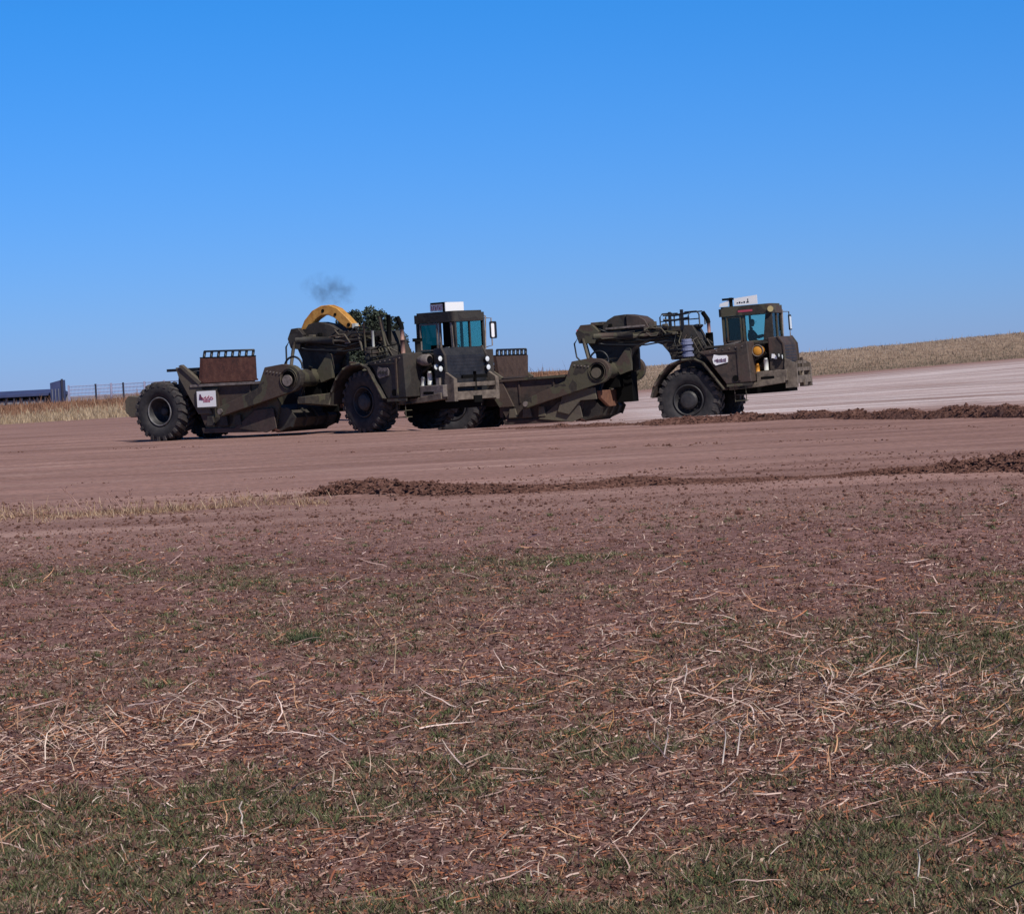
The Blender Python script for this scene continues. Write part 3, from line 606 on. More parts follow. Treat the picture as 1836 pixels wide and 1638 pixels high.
    for s in (-1, 1):
        U('lift_cylinder', MB().cyl((4.5, s*.55, 2.95), (5.9, s*.55, 2.86), .11, 12).cyl((5.9, s*.55, 2.86), (6.9, s*.5, 2.84), .05, 8), 'camo' if not left else 'camo_dark', gk)
        U('bell_crank', MB().prism([(3.95, 2.75), (4.5, 2.7), (4.7, 3.1), (4.45, 3.36), (4.05, 3.36), (3.85, 3.1)] if not left else [(4.3, 2.7), (4.6, 2.65), (4.8, 3.1), (4.6, 3.32), (4.35, 3.30), (4.2, 3.0)], min(s*.42, s*.62), max(s*.42, s*.62)), 'camo' if not left else 'camo_dark', gk, bevel=.01)
        U('lift_rod', MB().cyl((4.45 if left else 4.1, s*.62, 2.9), (4.45, s*.95, 1.85), .055, 8), 'camo_light', gk)
        U('gusset', MB().prism([(5.1, 1.9), (5.6, 2.5), (5.72, 2.45), (5.70, 1.72), (5.3, 1.6)], min(s*.34, s*.5), max(s*.34, s*.5)), 'camo', gk)
        U('hanging_hose', MB().tube([(4.3, s*.5, 3.1), (4.12, s*.6, 2.75), (4.15, s*.66, 2.3)] +[(4.2, s*.8, 1.95), (4.4, s*.9, 2.0)] if left else [(4.0, s*.5, 3.1), (3.78, s*.6, 2.75), (3.85, s*.66, 2.3), (4.2, s*.8, 1.95), (4.4, s*.9, 2.0)], .028, 6), 'hose', gk)
    for j in range(6):   # hydraulic lines draped along the neck
        yy = -.46+.05*(j % 3)-.03*j; zz = 3.02-.11*(j % 4)
        pts = [(4.2+.15*j, yy, zz+.05*math.sin(j)), (4.9, yy-.05, zz-.06*math.cos(j*2)), (5.6, yy, zz-.12), (6.3, yy-.04, zz-.05-.04*j), (7.0, yy+.05, zz-.1), (7.5, yy+.1, zz-.35+.06*j)]
        U('hydraulic_line', MB().tube(pts, .022+.006*(j % 2), 6), 'hose' if j % 2 else 'camo', gk)
    rs = random.Random(5 if left else 9)
    for j in range(9):
        xx = 4.6+.33*j; zz = 2.78+rs.uniform(-.1, .28); U('valve_block', MB().box(xx, xx+rs.uniform(.08, .2), -.52, -.36, zz, zz+rs.uniform(.06, .16)), rs.choice(['camo_light', 'black', 'camo', 'grey' if left else 'camo_light']), gk, bevel=.01)
    for j in range(7):
        xa = 4.4+rs.uniform(0, 2.2); xb = xa+rs.uniform(.5, 1.3); za = 2.9+rs.uniform(-.15, .3); zb = 2.95+rs.uniform(-.2, .25); sag = rs.uniform(-.15, .12); yy = -.5-rs.uniform(0, .1)
        U('hose', MB().tube([(xa, yy, za), (xa*.7+xb*.3, yy-.03, (za+zb)/2+sag), (xa*.3+xb*.7, yy-.03, (za+zb)/2+sag), (xb, yy, zb)], .024, 6), rs.choice(['camo_light', 'hose', 'camo']), gk)
    if left:
        outer = [(4.36, 3.22), (4.55, 3.55), (4.85, 3.83), (5.2, 3.97), (5.5, 3.98), (5.8, 3.86), (6.1, 3.6), (6.45, 3.24)]
        inner = [(6.12, 3.22), (5.9, 3.38), (5.66, 3.58), (5.42, 3.68), (5.2, 3.67), (4.97, 3.55), (4.76, 3.36), (4.62, 3.2)]
        ya = S('curved_guide', MB().prism(outer+inner, -.16, .16), 'yellow', label='yellow curved hose guide arm', bevel=.02)
        for (hx, hz, r_) in ((5.27, 3.81, .055), (5.72, 3.67, .05), (6.2, 3.33, .06)): U('bolt_hole', MB().cyl((hx, -.175, hz), (hx, .175, hz), r_, 12), 'black', ya)
        U('end_shoe', MB().box(6.34, 6.46, -.18, .0, 3.22, 3.36), 'ivory', ya)
        S('neck_hump', MB().prism([(4.65, 3.25), (4.8, 3.42), (5.15, 3.47), (5.6, 3.36), (5.95, 3.15)], -.3, .3), 'camo_dark')
        for (p0, p1, r_, m_) in (((7.0, -.55, 3.35), (7.05, -.55, 2.0), .035, 'camo'), ((7.35, -.6, 3.1), (7.35, -.6, 2.0), .045, 'ivory'), ((7.55, -.5, 3.5), (7.95, -.7, 2.1), .04, 'camo'), ((6.7, -.5, 3.2), (6.9, -.5, 2.5), .05, 'camo_light'), ((7.75, -.3, 3.55), (7.75, -.3, 2.2), .07, 'black'), ((7.1, .3, 3.6), (7.2, .3, 2.6), .04, 'hose')):
            S('upright_pipe', MB().cyl(p0, p1, r_, 8), m_)
    else:
        hd = S('neck_hood', MB().prism([(4.75, 3.26), (4.95, 3.46), (5.2, 3.58), (5.6, 3.60), (5.62, 3.1), (4.75, 3.1)], -.40, .46), 'camo_dark', bevel=.02)
        U('hood_panel', MB().prism([(5.64, 3.60), (6.1, 3.50), (6.3, 3.36), (6.45, 3.08), (5.64, 3.1)], -.48, .44), 'brown', hd, bevel=.02)
        U('hood_step', MB().box(4.35, 4.8, -.44, .30, 3.3, 3.42), 'camo', hd, bevel=.02); U('hood_bracket', MB().box(6.42, 6.62, -.46, -.2, 3.05, 3.28), 'camo_light', hd)
        U('hood_latch', MB().box(5.0, 5.12, -.50, -.42, 3.2, 3.32), 'black', hd); U('hood_seam', MB().box(4.9, 6.3, -.50, -.47, 3.14, 3.20), 'grey', hd)
        S('tail_lamp', MB().cyl((3.86, -.45, 3.15), (3.92, -.45, 3.15), .07, 12), 'red')
        cg = MB()
        for (x0, x1) in ((6.78, 7.28), (7.58, 8.15)):
            cg.tube([(x0, -.3, 3.0), (x0, -.3, 3.40), (x0+.08, -.3, 3.5), (x1-.08, -.3, 3.5), (x1, -.3, 3.4), (x1, -.3, 3.05)], .028, 6)
            cg.tube([(x0, .3, 3.0), (x0, .3, 3.40), (x0+.08, .3, 3.5), (x1-.08, .3, 3.5), (x1, .3, 3.4), (x1, .3, 3.05)], .028, 6)
            cg.tube([(x0, -.3, 3.25), (x1, -.3, 3.25)], .022, 6)
        for zz in (3.26, 3.42): cg.tube([(6.9, -.3, zz+.04), (7.3, -.32, zz), (7.8, -.3, zz+.05)], .04, 6)
        cg.box(7.08, 7.17, -.34, -.25, 2.9, 3.55).box(7.5, 7.6, -.34, -.25, 2.9, 3.6)
        S('guard_rail', cg, 'hose')
    # hoses looping over the near arm
    S('loop_hose', MB().tube(arcpts(4.9, 2.1, .33, -10, 190, 14, y=-1.38, sx=1), .035, 8), 'hose')
    # cushion stack at the hitch
    for k in range(6): S('cushion_ring', MB().lathe([(0, 0), (.21-.04*(k % 2), 0), (.21-.04*(k % 2), .095), (0, .095)], c=(7.35 if left else 7.80, -.74, 2.0+.10*k), axis='z', n=16, smooth=False), 'camo_dark' if left else 'bluegrey')
    for k in range(4): S('hose_coil', MB().tube([(7.15, -.5, 2.0+.12*k), (7.3, -.85, 2.02+.12*k), (7.55, -1.0, 2.03+.12*k), (7.95, -.6, 2.1+.12*k)], .022, 6), 'camo' if k % 2 else 'hose')

    # --- tractor
    T('hitch_tower', MB().prism([(-.75, 1.3), (-.62, 2.6), (-.45, 3.08), (-.18, 3.05), (.42, 1.9), (.6, 1.3)], -.42, .42), 'camo_dark')
    T('tractor_frame', MB().box(-1.0, 3.0, -.55, .55, .62, 1.25).box(-.55, .55, -.8, .8, .7, 1.5), 'black')
    T('front_axle', MB().cyl((0, -.9, .94), (0, .9, .94), .25, 16), 'black')
    dzf = 0 if left else -.17
    fo = [(a_, b_+dzf) for a_, b_ in ((-1.35, .92), (-1.22, 1.30), (-.98, 1.66), (-.62, 1.96), (-.22, 2.08), (.22, 2.08), (.50, 1.94), (.80, 1.52), (1.16, 1.02))]
    for s in (-1, 1):
        y0, y1 = sorted((s*1.72, s*.95)); fb = MB(); t_ = .045
        for i in range(len(fo)-1):
            (x0, z0), (x1, z1) = fo[i], fo[i+1]; d = Vector((x1-x0, 0, z1-z0)).normalized(); nx, nz = d.z*t_, -d.x*t_
            fb.hexa([(x0, y0, z0), (x0, y1, z0), (x0+nx, y1, z0+nz), (x0+nx, y0, z0+nz)], [(x1, y0, z1), (x1, y1, z1), (x1+nx, y1, z1+nz), (x1+nx, y0, z1+nz)])
        f = T('fender', fb, 'camo_dark' if left else 'brown', bevel=0)
        lp = MB()
        for i in range(len(fo)-1):
            (x0, z0), (x1, z1) = fo[i], fo[i+1]; lp.tube([(x0, s*1.72, z0), (x1, s*1.72, z1)], .035, 6)
        U('fender_lip', lp, 'camo', f)
        y0, y1 = sorted((s*1.60, s*.80))
        sp = [(.30, 2.12), (1.05, 2.20), (2.02, 2.34), (2.08, 1.02), (1.22, 1.00), (.86, 1.52), (.56, 1.98)]
        t = T('side_tank', MB().prism(sp, y0, y1), 'camo_dark' if left else 'brown', bevel=.03)
        if s < 0:
            U('access_step', MB().box(1.25, 2.1, -1.66, -1.60, .92, 1.0), 'camo', t)
            U('filler_plug', MB().cyl((1.55, -1.6, 1.18), (1.55, -1.63, 1.18), .10, 12), 'black', t)
            [U('panel_rib', q_, 'camo' if left else 'brown', t) for q_ in (MB().box(1.66, 1.72, -1.64, -1.60, 1.1, 2.2), MB().box(.6, 1.64, -1.64, -1.60, 2.04, 2.08))]
            stx = 1.10 if left else 1.08
            pl = [(stx-.26, 1.84), (stx-.20, 2.0), (stx-.05, 1.96), (stx+.22, 1.95), (stx+.27, 1.88), (stx+.25, 1.72), (stx-.08, 1.66), (stx-.16, 1.64), (stx-.24, 1.72)]
            dz = .0 if left else .02
            pp = U('company_badge', MB().prism([(a_, b_+dz-.02) for a_, b_ in pl], -1.635, -1.605), 'grey' if left else 'white', t)
            wr = MB()
            for k in range(9):
                xa = stx-.19+.045*k; h_ = .05+.03*((k*7) % 3); wr.box(xa, xa+.028, -1.645, -1.636, 1.80-h_/2, 1.80+h_/2)
            wr.box(stx-.12, stx+.2, -1.644, -1.636, 1.735, 1.75)
            T('badge_print', wr, 'camo_dark' if left else 'purple', bevel=0)
    # running beam and bumper side
    [T('side_beam', MB().prism([(1.15, .95), (1.15, .80), (2.1, .84), (3.05, .92), (3.05, 1.12), (2.1, 1.0)], min(s*.72, s*1.12), max(s*.72, s*1.12)), 'guard') for s in (-1, 1)]
    T('bumper_side', MB().box(2.1, 3.12, -1.08, -.9, .98, 1.34), 'grey' if left else 'guard')
    T('bumper_slot', MB().box(2.25, 2.7, -1.087, -1.07, 1.08, 1.16), 'black', bevel=0)
    st = MB()
    for k in range(3): st.box(1.45, 1.80, -1.45, -1.15, .42+.2*k, .45+.2*k)
    st.box(1.42, 1.45, -1.45, -1.42, .4, .95).box(1.80, 1.83, -1.45, -1.42, .4, .95); T('boarding_ladder', st, 'camo')
    for j in range(8):
        xa = -.7+.17*j; T('hitch_hose', MB().tube([(xa, -.48, 2.9-.07*j), (xa-.08, -.62-.02*j, 2.55), (xa+.06, -.66, 2.2), (xa+.15, -.5, 1.9)], .026, 6), ('hose', 'camo_light', 'camo')[j % 3])
    for j in range(6): T('tank_bolt', MB().cyl((.75+.22*j, -1.60, 2.10+.02*j), (.75+.22*j, -1.625, 2.10+.02*j), .022, 6), 'grey', bevel=0)
    T('hand_rail', MB().tube([(.5, -1.5, 2.1), (.5, -1.5, 2.5), (1.7, -1.5, 2.62), (1.7, -1.5, 2.3)], .018, 6), 'black' if left else 'camo', bevel=0) if left else None
    # engine bay
    en = T('engine', MB().box(1.2, 2.55, -.72, .72, 1.2, 2.25).box(.4, 1.2, -.8, .8, 1.2, 2.1), 'black', bevel=.03)
    U('air_cleaner', MB().lathe([(0, -.12), (.11, -.12), (.165, -.09), (.17, 0), (.15, .25), (0, .25)], c=(2.22, -1.05, 2.02) if not left else (1.98, -1.1, 2.16), n=24), 'orange' if not left else 'ivory', en) if not left else \
        U('air_cleaner', MB().lathe([(0, -.25), (.08, -.25), (.13, -.12), (.17, 0), (.17, .25), (.12, .3)], c=(2.22, -1.0, 2.1), axis='x', n=20), 'grey', en)
    if not left: U('cleaner_ring', MB().lathe([(.165, -.09), (.185, -.13), (.20, -.10), (.19, -.04)], c=(2.22, -1.05, 2.02), n=24), 'grey', en)
    fl_ = [((2.12, -.95), 'orange' if not left else 'ivory', 1.28, 1.56, .07), ((2.42, -.95), 'ivory', 1.36, 1.72, .075)]
    for (c_, m_, z0, z1, r_) in fl_: U('filter_can', MB().cyl((*c_, z0), (*c_, z1), r_, 14).cyl((*c_, z1), (*c_, z1+.05), r_*.7, 10), m_, en)
    U('engine_pipe', MB().tube([(1.3, -.85, 2.15), (1.6, -.95, 1.9), (2.0, -.9, 1.7), (2.4, -.82, 1.95)], .06, 8).tube([(1.3, -.8, 1.6), (1.9, -.9, 1.45), (2.5, -.8, 1.55)], .04, 8), 'camo_dark', en)
    U('oil_bottle', MB().box(2.72, 2.86, -.92, -.82, 1.08, 1.35) if not left else MB().box(2.66, 2.80, -.93, -.83, 1.25, 1.55), 'grey', en)
    # radiator shell and grille
    rd = T('radiator_shell', MB().prism([(2.5, 1.05), (2.5, 2.42), (2.86, 2.44), (3.0, 2.2), (3.05, 1.1)], -.85, .85), 'grille' if left else 'brown', bevel=.03)
    for k in range(10):
        zz = 1.2+.1*k; U('grille_slat', MB().box(3.03-(zz-1.1)*.045, 3.055-(zz-1.1)*.045, -.62, .62, zz, zz+.03), 'grille', rd)
    for s in (-1, 1): U('grille_frame', MB().prism([(2.86, 2.46), (3.03, 2.2), (3.09, 1.08), (3.05, 1.08), (2.99, 2.2), (2.82, 2.44)], min(s*.80, s*.88), max(s*.80, s*.88)), 'camo_dark' if left else 'camo', rd)
    lamps = ((2.86, -.95, 2.12), (2.70, -.98, 1.88), (2.86, -.95, 1.82)) if left else ((2.80, -.90, 1.80), (2.92, -.93, 1.76))
    for c_ in lamps+(((3.06, .78, 2.05), (3.07, .80, 1.80)) if left else ()):
        lm = T('headlight', MB().lathe([(.09, 0), (.095, .06), (.085, .07)], c=c_, axis='x', n=16), 'hose', bevel=0)
        U('lens', MB().lathe([(0, .068), (.05, .066), (.085, .055)], c=c_, axis='x', n=16), 'lamp', lm)
    if not left:
        T('white_placard', MB().prism([(2.60, 1.74), (2.62, 1.88), (2.70, 1.87), (2.73, 1.81), (2.82, 1.83), (2.84, 1.72), (2.74, 1.70), (2.66, 1.74)], -.90, -.87), 'white', bevel=0)
    # push guard at the front
    gd = T('push_guard', MB().box(3.02, 3.12, -.92, .92, .86, 1.10), 'guard')
    for s in (-1, 1): U('guard_post', MB().box(3.02, 3.42, min(s*.78, s*.92), max(s*.78, s*.92), .84 if left else .74, 1.50), 'guard', gd)
    U('guard_bar', MB().box(3.28, 3.40, -.78, .78, 1.26, 1.38), 'guard', gd); U('guard_bar', MB().box(3.30, 3.42, -.78, .78, .88, 1.12), 'guard', gd)
    [U('guard_brace', MB().prism([(3.02, 1.5), (3.42, 1.5), (3.2, 1.62), (3.05, 1.7)], min(s*.80, s*.90), max(s*.80, s*.90)), 'guard', gd) for s in (-1, 1)]
    U('tow_pin', MB().box(3.42, 3.47, -.16, .16, .78, .98).cyl((3.36, 0, 1.0), (3.36, 0, 1.7), .05, 8).box(3.3, 3.38, -.5, .5, 1.5, 1.6), 'black' if left else 'guard', gd)
    # cab
    X0, X1, Y0, Y1, ZB, ZT = (.50, 2.24, .34, 1.56, 2.36, 3.44) if left else (.62, 2.36, .34, 1.56, 2.38, 3.47); p = .07; pn = 'camo_dark' if left else 'camo'
    cb = T('cab', MB().box(X0, X1, Y0, Y1, 1.45, ZB).box(X1, X1+.4, Y0+.05, Y1-.05, 1.6, ZB-.02), pn, bevel=.02)
    rf = MB(); rr = .10
    def rrect(x0, x1, y0, y1, r, n=5):
        out = []
        for (cx_, cy_, a0) in ((x1-r, y1-r, 0), (x0+r, y1-r, 90), (x0+r, y0+r, 180), (x1-r, y0+r, 270)):
            out += [(cx_+r*math.cos(R(a0+90*i/n)), cy_+r*math.sin(R(a0+90*i/n))) for i in range(n+1)]
        return out
    rf.prism(rrect(X0-.10, X1+.04, Y0-.05, Y1+.05, .14), ZT-.22, ZT+.04, 'z'); rf.prism(rrect(X0-.04, X1-.02, Y0, Y1, .14), ZT+.04, ZT+.10, 'z')
    U('cab_roof', rf, pn, cb)
    pl = [('corner_pillar', MB().box(xx, xx+p+.02, yy, yy+p, ZB, ZT-.22), pn) for xx, yy in ((X0, Y0), (X0, Y1-p), (X1-p-.02, Y0), (X1-p-.02, Y1-p))]
    pl += [('door_post', MB().box(1.50, 1.57, Y0-.003, Y0+p, ZB, ZT-.22) if left else MB().box(1.34, 1.41, Y0-.003, Y0+p, ZB, ZT-.22), 'grey' if left else 'camo'), ('door_post', MB().box(1.22, 1.28, Y1-p, Y1+.003, ZB, ZT-.22), pn),
           ('windscreen_post', MB().box(X1-.06, X1+.003, .93, .98, ZB, ZT-.22), pn)]
    for n_, m_, mt in pl: U(n_, m_, mt, cb)
    wx0, wx1 = (X0+.16, 1.46) if left else (X0+.16, 1.30)
    U('window_frame', MB().add(*frame_loop(wx0, wx1, ZB+.01, ZT-.24, .045, Y0-.022, Y0+.029)), 'grey' if left else 'camo', cb)
    xs_ = 1.44 if left else 1.34
    for n_, m_, g_ in (('side_window', MB().box(X0+p, xs_, Y0+.03, Y0+.036, ZB, ZT-.22), 'glass_teal' if left else 'glass_clear'), ('side_window', MB().box(X0+p, 1.22, Y1-.036, Y1-.03, ZB, ZT-.22), 'glass_far'), ('door_window', MB().box(1.28, X1-p, Y1-.036, Y1-.03, ZB, ZT-.22), 'glass_far'),
                   ('windscreen', MB().box(X1-.04, X1-.034, Y0+p, .93, ZB, ZT-.22), 'glass_front' if left else 'glass_clear'), ('windscreen', MB().box(X1-.04, X1-.034, .98, Y1-p, ZB, ZT-.22), 'glass_front' if left else 'glass_clear')):
        U(n_, m_, g_, cb)
    if not left: U('raked_pillar', MB().prism([(X1-.34, ZB), (X1-.03, ZB), (X1-.07, ZT-.24), (X1-.22, ZT-.24)], Y0-.004, Y0+.028), pn, cb)
    if not left: U('door_window', MB().box(1.41, X1-p-.08, Y0+.03, Y0+.036, ZB, ZT-.22), 'glass_clear', cb)
    if left:
        U('door_edge', MB().prism([(X1-.16, ZB), (X1-.07, ZB), (X1-.12, ZT-.24), (X1-.20, ZT-.24)], Y0-.022, Y0+.03), 'grey', cb)
        U('dark_door_gap', MB().box(1.57, X1-.1, Y0+.12, Y0+.16, ZB, ZT-.22), 'black', cb)  # black sheet in the doorway stands for the shaded door gap
        U('door_handle', MB().box(1.84, 1.98, Y0-.06, Y0-.02, ZB+.0, ZB+.10), 'ivory', cb)
    else:
        U('rear_panel', MB().box(X0+.02, X0+.06, Y0+p, Y1-p, ZB, ZT-.22).box(X0+.05, X0+.48, Y1-.10, Y1-.05, ZB, ZT-.22), 'black', cb)
        U('sill_rail', MB().prism([(X0-.05, ZB-.16), (1.25, ZB-.02), (1.25, ZB+.04), (X0-.05, ZB-.08)], Y0-.08, Y0-.02), 'grey', cb)
        U('corner_lamp', MB().cyl((X1-.02, Y0-.05, ZT-.09), (X1-.0, Y0-.11, ZT-.09), .10, 14), 'lampyellow', cb)
        U('roof_print', MB().box(1.22, 1.72, Y0-.055, Y0-.05, ZT-.12, ZT-.05), 'red', cb)
    U('seat', MB().box(.72, 1.2, .72, 1.2, 1.9, 2.42).box(.68, .80, .74, 1.18, 2.42, 2.55 if left else 3.0), 'black', cb)
    U('steering_wheel', MB().tube([(1.55+.05*math.sin(a_), .95+.19*math.cos(a_), 2.46+.19*math.sin(a_)*.4) for a_ in np.linspace(0, 2*math.pi, 17)], .015, 6, cap=False).cyl((1.8, .95, 2.1), (1.55, .95, 2.46), .03, 6), 'black', cb)
    # sign boards on the cab roof
    zs = ZT+.12; 
    if left:
        sg = T('roof_sign', MB().box(1.0, 1.70, .50, .53, zs, zs+.22), 'white', bevel=0)
        U('front_board', MB().box(1.685, 1.71, .48, 1.24, zs-.02, zs+.26), 'white', sg)
        tx = MB()
        for k in range(7):
            xa = 1.06+.085*k; tx.box(xa, xa+.02, .493, .499, zs+.05, zs+.17); 
            if k % 2: tx.box(xa, xa+.06, .493, .499, zs+.15, zs+.17)
            else: tx.box(xa, xa+.06, .493, .499, zs+.05, zs+.075).box(xa, xa+.05, .493, .499, zs+.10, zs+.12)
        U('sign_print', tx, 'red', sg)
        U('sign_top', MB().box(1.05, 1.66, .47, .60, zs+.22, zs+.27), 'black', sg); U('sign_post', MB().box(1.6, 1.68, .47, .56, zs-.03, zs+.25), 'black', sg)
    else:
        sg = T('roof_sign', MB().hexa([(1.05, .50, zs), (1.85, .50, zs), (1.85, .53, zs), (1.05, .53, zs)], [(1.05, .50, zs+.24), (1.85, .50, zs+.30), (1.85, .53, zs+.30), (1.05, .53, zs+.24)]), 'white', bevel=0)
        U('rear_board', MB().hexa([(.52, .50, zs), (.82, .50, zs), (.82, .53, zs), (.52, .53, zs)], [(.55, .50, zs+.10), (.88, .50, zs+.20), (.88, .53, zs+.20), (.55, .53, zs+.10)]), 'white', sg)
        tx = MB()
        for k in range(4): tx.box(1.14+.08*k, 1.19+.08*k, .492, .498, zs+.07, zs+.10+.02*(k % 2))
        tx.box(1.52, 1.545, .492, .498, zs+.09, zs+.20).box(1.48, 1.56, .492, .498, zs+.07, zs+.10)
        U('sign_print', tx, 'black', sg)
        U('beacon', MB().box(.64, 1.02, .48, .60, zs+.20, zs+.27).cyl((.92, .56, zs-.05), (.92, .56, zs+.28), .06, 10), 'black', sg)
    # stacks, mirrors, rails
    ek = T('exhaust_stack', MB().cyl((.28, -.05, 2.75), (.28, -.05, 3.10), .06, 12), 'pipe', bevel=0)
    U('rain_cap', MB().tube([(.28, -.05, 3.08), (.26, -.05, 3.2), (.16, -.05, 3.36), (.10, -.05, 3.46)], .075, 10), 'black', ek)
    U('muffler', MB().cyl((.28, -.05, 2.2), (.28, -.05, 2.76), .125 if not left else .07, 16), 'black' if not left else 'pipe', ek)
    if left:
        mk = T('air_intake', MB().cyl((.88, .02, 2.1), (.88, .02, 2.68), .085, 14), 'camo_dark'); U('intake_cap', MB().cyl((.88, .02, 2.68), (.88, .02, 2.78), .15, 16), 'black', mk)
    else:
        T('intake_bowl', MB().lathe([(0, -.12), (.12, -.08), (.20, .0), (.20, .05), (0, .08)], c=(-.10, -.1, 3.0), axis='z', n=18), 'hose', bevel=0)
    T('cab_deck', MB().box(.3, 2.2, -.8, .3, 2.22, 2.30), 'camo_dark')
    mo, my = (0, 0) if left else (.14, .22)
    mr = T('mirror', MB().prism(rrect(1.68+my, 1.95+my, 2.66, 3.18, .05), 2.33+mo, 2.37+mo, 'x'), 'hose' if True else 'black', bevel=0)
    U('mirror_glass', MB().prism(rrect(1.715+my, (1.84 if left else 1.915)+my, 2.70, 3.12, .04), 2.371+mo, 2.378+mo, 'x'), 'white' if left else 'lamp', mr)
    U('mirror_bracket', MB().tube([(2.12+mo, 1.58, 3.3), (2.35+mo, 1.75+my, 3.28), (2.35+mo, 1.75+my, 2.45), (2.14+mo, 1.6, 2.40)], .022, 6), 'grey', mr)
    T('grab_rail', MB().tube([(2.2+mo, 1.6, 2.35), (2.22+mo, 1.64, 3.35), (2.1+mo, 1.58, 3.42)], .025, 6), 'grey', bevel=0)
    # placard on the bowl side
    if left:
        pc = S('company_placard', MB().box(1.25, 1.98, -1.505, -1.475, 1.02, 1.52), 'white', bevel=0, label='square white placard with red script')
        U('placard_edge', MB().box(1.21, 2.02, -1.50, -1.46, .97, 1.57), 'camo_dark', pc)
        pr = MB(); zc = 1.30
        def sq(x0, x1, z0, z1): pr.box(x0, x1, -1.513, -1.506, z0, z1)
        for k in range(8):
            xa = 1.40+.062*k; hh_ = (.10, .06, .06, .09, .06, .11, .06, .06)[k]; sq(xa, xa+.022, zc-.035, zc-.035+hh_); sq(xa, xa+.055, zc-.035, zc-.017) if k % 2 else sq(xa, xa+.055, zc+.012, zc+.03)
        for k in range(5): sq(1.50+.055*k, 1.535+.055*k, zc-.13, zc-.085)
        sq(1.42, 1.86, zc-.065, zc-.052)
        U('placard_print', pr, 'red', pc)
        U('placard_emblem', MB().prism([(1.33, 1.25), (1.36, 1.43), (1.41, 1.42), (1.44, 1.33), (1.49, 1.30), (1.45, 1.24)], -1.513, -1.506), 'purple', pc)
    else:
        S('sunlit_streak', MB().box(.62, 1.22, -1.72, -1.42, 1.26, 1.33), 'white', bevel=0, label='white bar painted as the sunlit streak of the rear frame');  # white bar put in for a sunlit streak on the rear frame
        S('rear_marker', MB().cyl((1.0, -1.46, 1.52), (1.0, -1.52, 1.52), .06, 12), 'ivory')
    return root

YB, YT = 30, 46
p = at_depth(341, 793, 82.6); L = (p.x, p.y, float(zt(p.x, p.y)))
scraper(L, R(YB), R(YT-YB), True, 'camouflaged motor scraper with yellow curved arm and square white placard, in front at left')
fx = at_depth(1270, 760, 85.6); psi = R(22)
rx = fx.x-8.1*math.cos(psi); ry = fx.y+8.1*math.sin(psi)
PR = R(1.5); ZR = -.40
scraper((rx, ry, ZR), psi, 0, False, 'camouflaged motor scraper with brown side tank ahead at right, driver in cab', PR)

# driver of the right scraper ------------------------------------------------
def person(base, yaw):
    root = empty('person', base, -yaw); tag(root, 'driver in dark clothes and cap sitting at the wheel of the right scraper', 'person')
    V = [(0, 0, .10), (0, 0, .30), (.02, 0, .52), (.04, 0, .62), (.05, 0, .70),
         (.03, .20, .55), (.18, .26, .34), (.42, .16, .40), (.50, .13, .42),
         (.03, -.20, .55), (.18, -.26, .34), (.42, -.16, .40), (.50, -.13, .42),
         (.42, .12, .14), (.52, .13, -.28), (.64, .13, -.34), (.42, -.12, .14), (.52, -.13, -.28), (.64, -.13, -.34)]
    E = [(0, 1), (1, 2), (2, 3), (3, 4), (2, 5), (5, 6), (6, 7), (7, 8), (2, 9), (9, 10), (10, 11), (11, 12), (0, 13), (13, 14), (14, 15), (0, 16), (16, 17), (17, 18)]
    rad = [(.16, .13), (.15, .12), (.17, .11), (.06, .06), (.055, .055), (.065, .065), (.055, .055), (.042, .042), (.035, .03), (.065, .065), (.055, .055), (.042, .042), (.035, .03), (.085, .085), (.06, .06), (.045, .04), (.085, .085), (.06, .06), (.045, .04)]
    me = bpy.data.meshes.new('body'); me.from_pydata(V, E, []); me.materials.append(M['cloth'])
    o = link('body', me, root); sk = o.modifiers.new('skin', 'SKIN'); sv_ = me.skin_vertices[0].data
    for i, r_ in enumerate(rad): sv_[i].radius = r_
    sv_[0].use_root = True; ss = o.modifiers.new('sub', 'SUBSURF'); ss.levels = 1; ss.render_levels = 2
    h = MB(); hp = [(.02, -.12), (.06, -.11), (.075, -.05), (.082, .0), (.08, .06), (.055, .105), (0, .12)]
    h.lathe([(0, -.12)]+hp, c=(.07, 0, .84), axis='z', n=16)
    h.add([(.15, -.015, .86), (.15, .015, .86), (.178, .018, .815), (.178, -.018, .815), (.15, 0, .80)], [(0, 1, 2, 3), (3, 2, 4), (0, 3, 4), (1, 4, 2)])
    for s in (-1, 1): h.lathe([(0, -.008), (.025, -.006), (.028, .006), (0, .008)], c=(.065, s*.083, .835), n=8)
    link('head', h.mesh('head', M['skin']), root)
    cpm = MB(); cpm.lathe([(.086, .03), (.088, .06), (.07, .10), (.03, .128), (0, .13)], c=(.07, 0, .84), axis='z', n=18); cpm.prism([(.14, -.06), (.22, -.035), (.235, 0), (.22, .035), (.14, .06)], .875, .885, 'z')
    link('cap', cpm.mesh('cap', M['cap']), root)
    link('hair', MB().lathe([(.0, -.07), (.07, -.06), (.084, .0), (.086, .03)], c=(.055, 0, .84), axis='z', n=14).mesh('hair', M['cap']), root)
    for s in (-1, 1):
        hm = MB(); hm.tube([(.50, s*.13, .42), (.545, s*.12, .43), (.575, s*.115, .425)], .034, 8, .026)
        for k in range(4):
            yy = s*.115+(k-1.5)*.017; hm.tube([(.565, yy, .435), (.60-.004*abs(k-1), yy, .425), (.605, yy, .40), (.59, yy, .385)], .0085, 6)
        hm.tube([(.53, s*.10, .42), (.56, s*.085, .40), (.585, s*.09, .385)], .010, 6)
        link('hand', hm.mesh('hand', M['skin']), root)
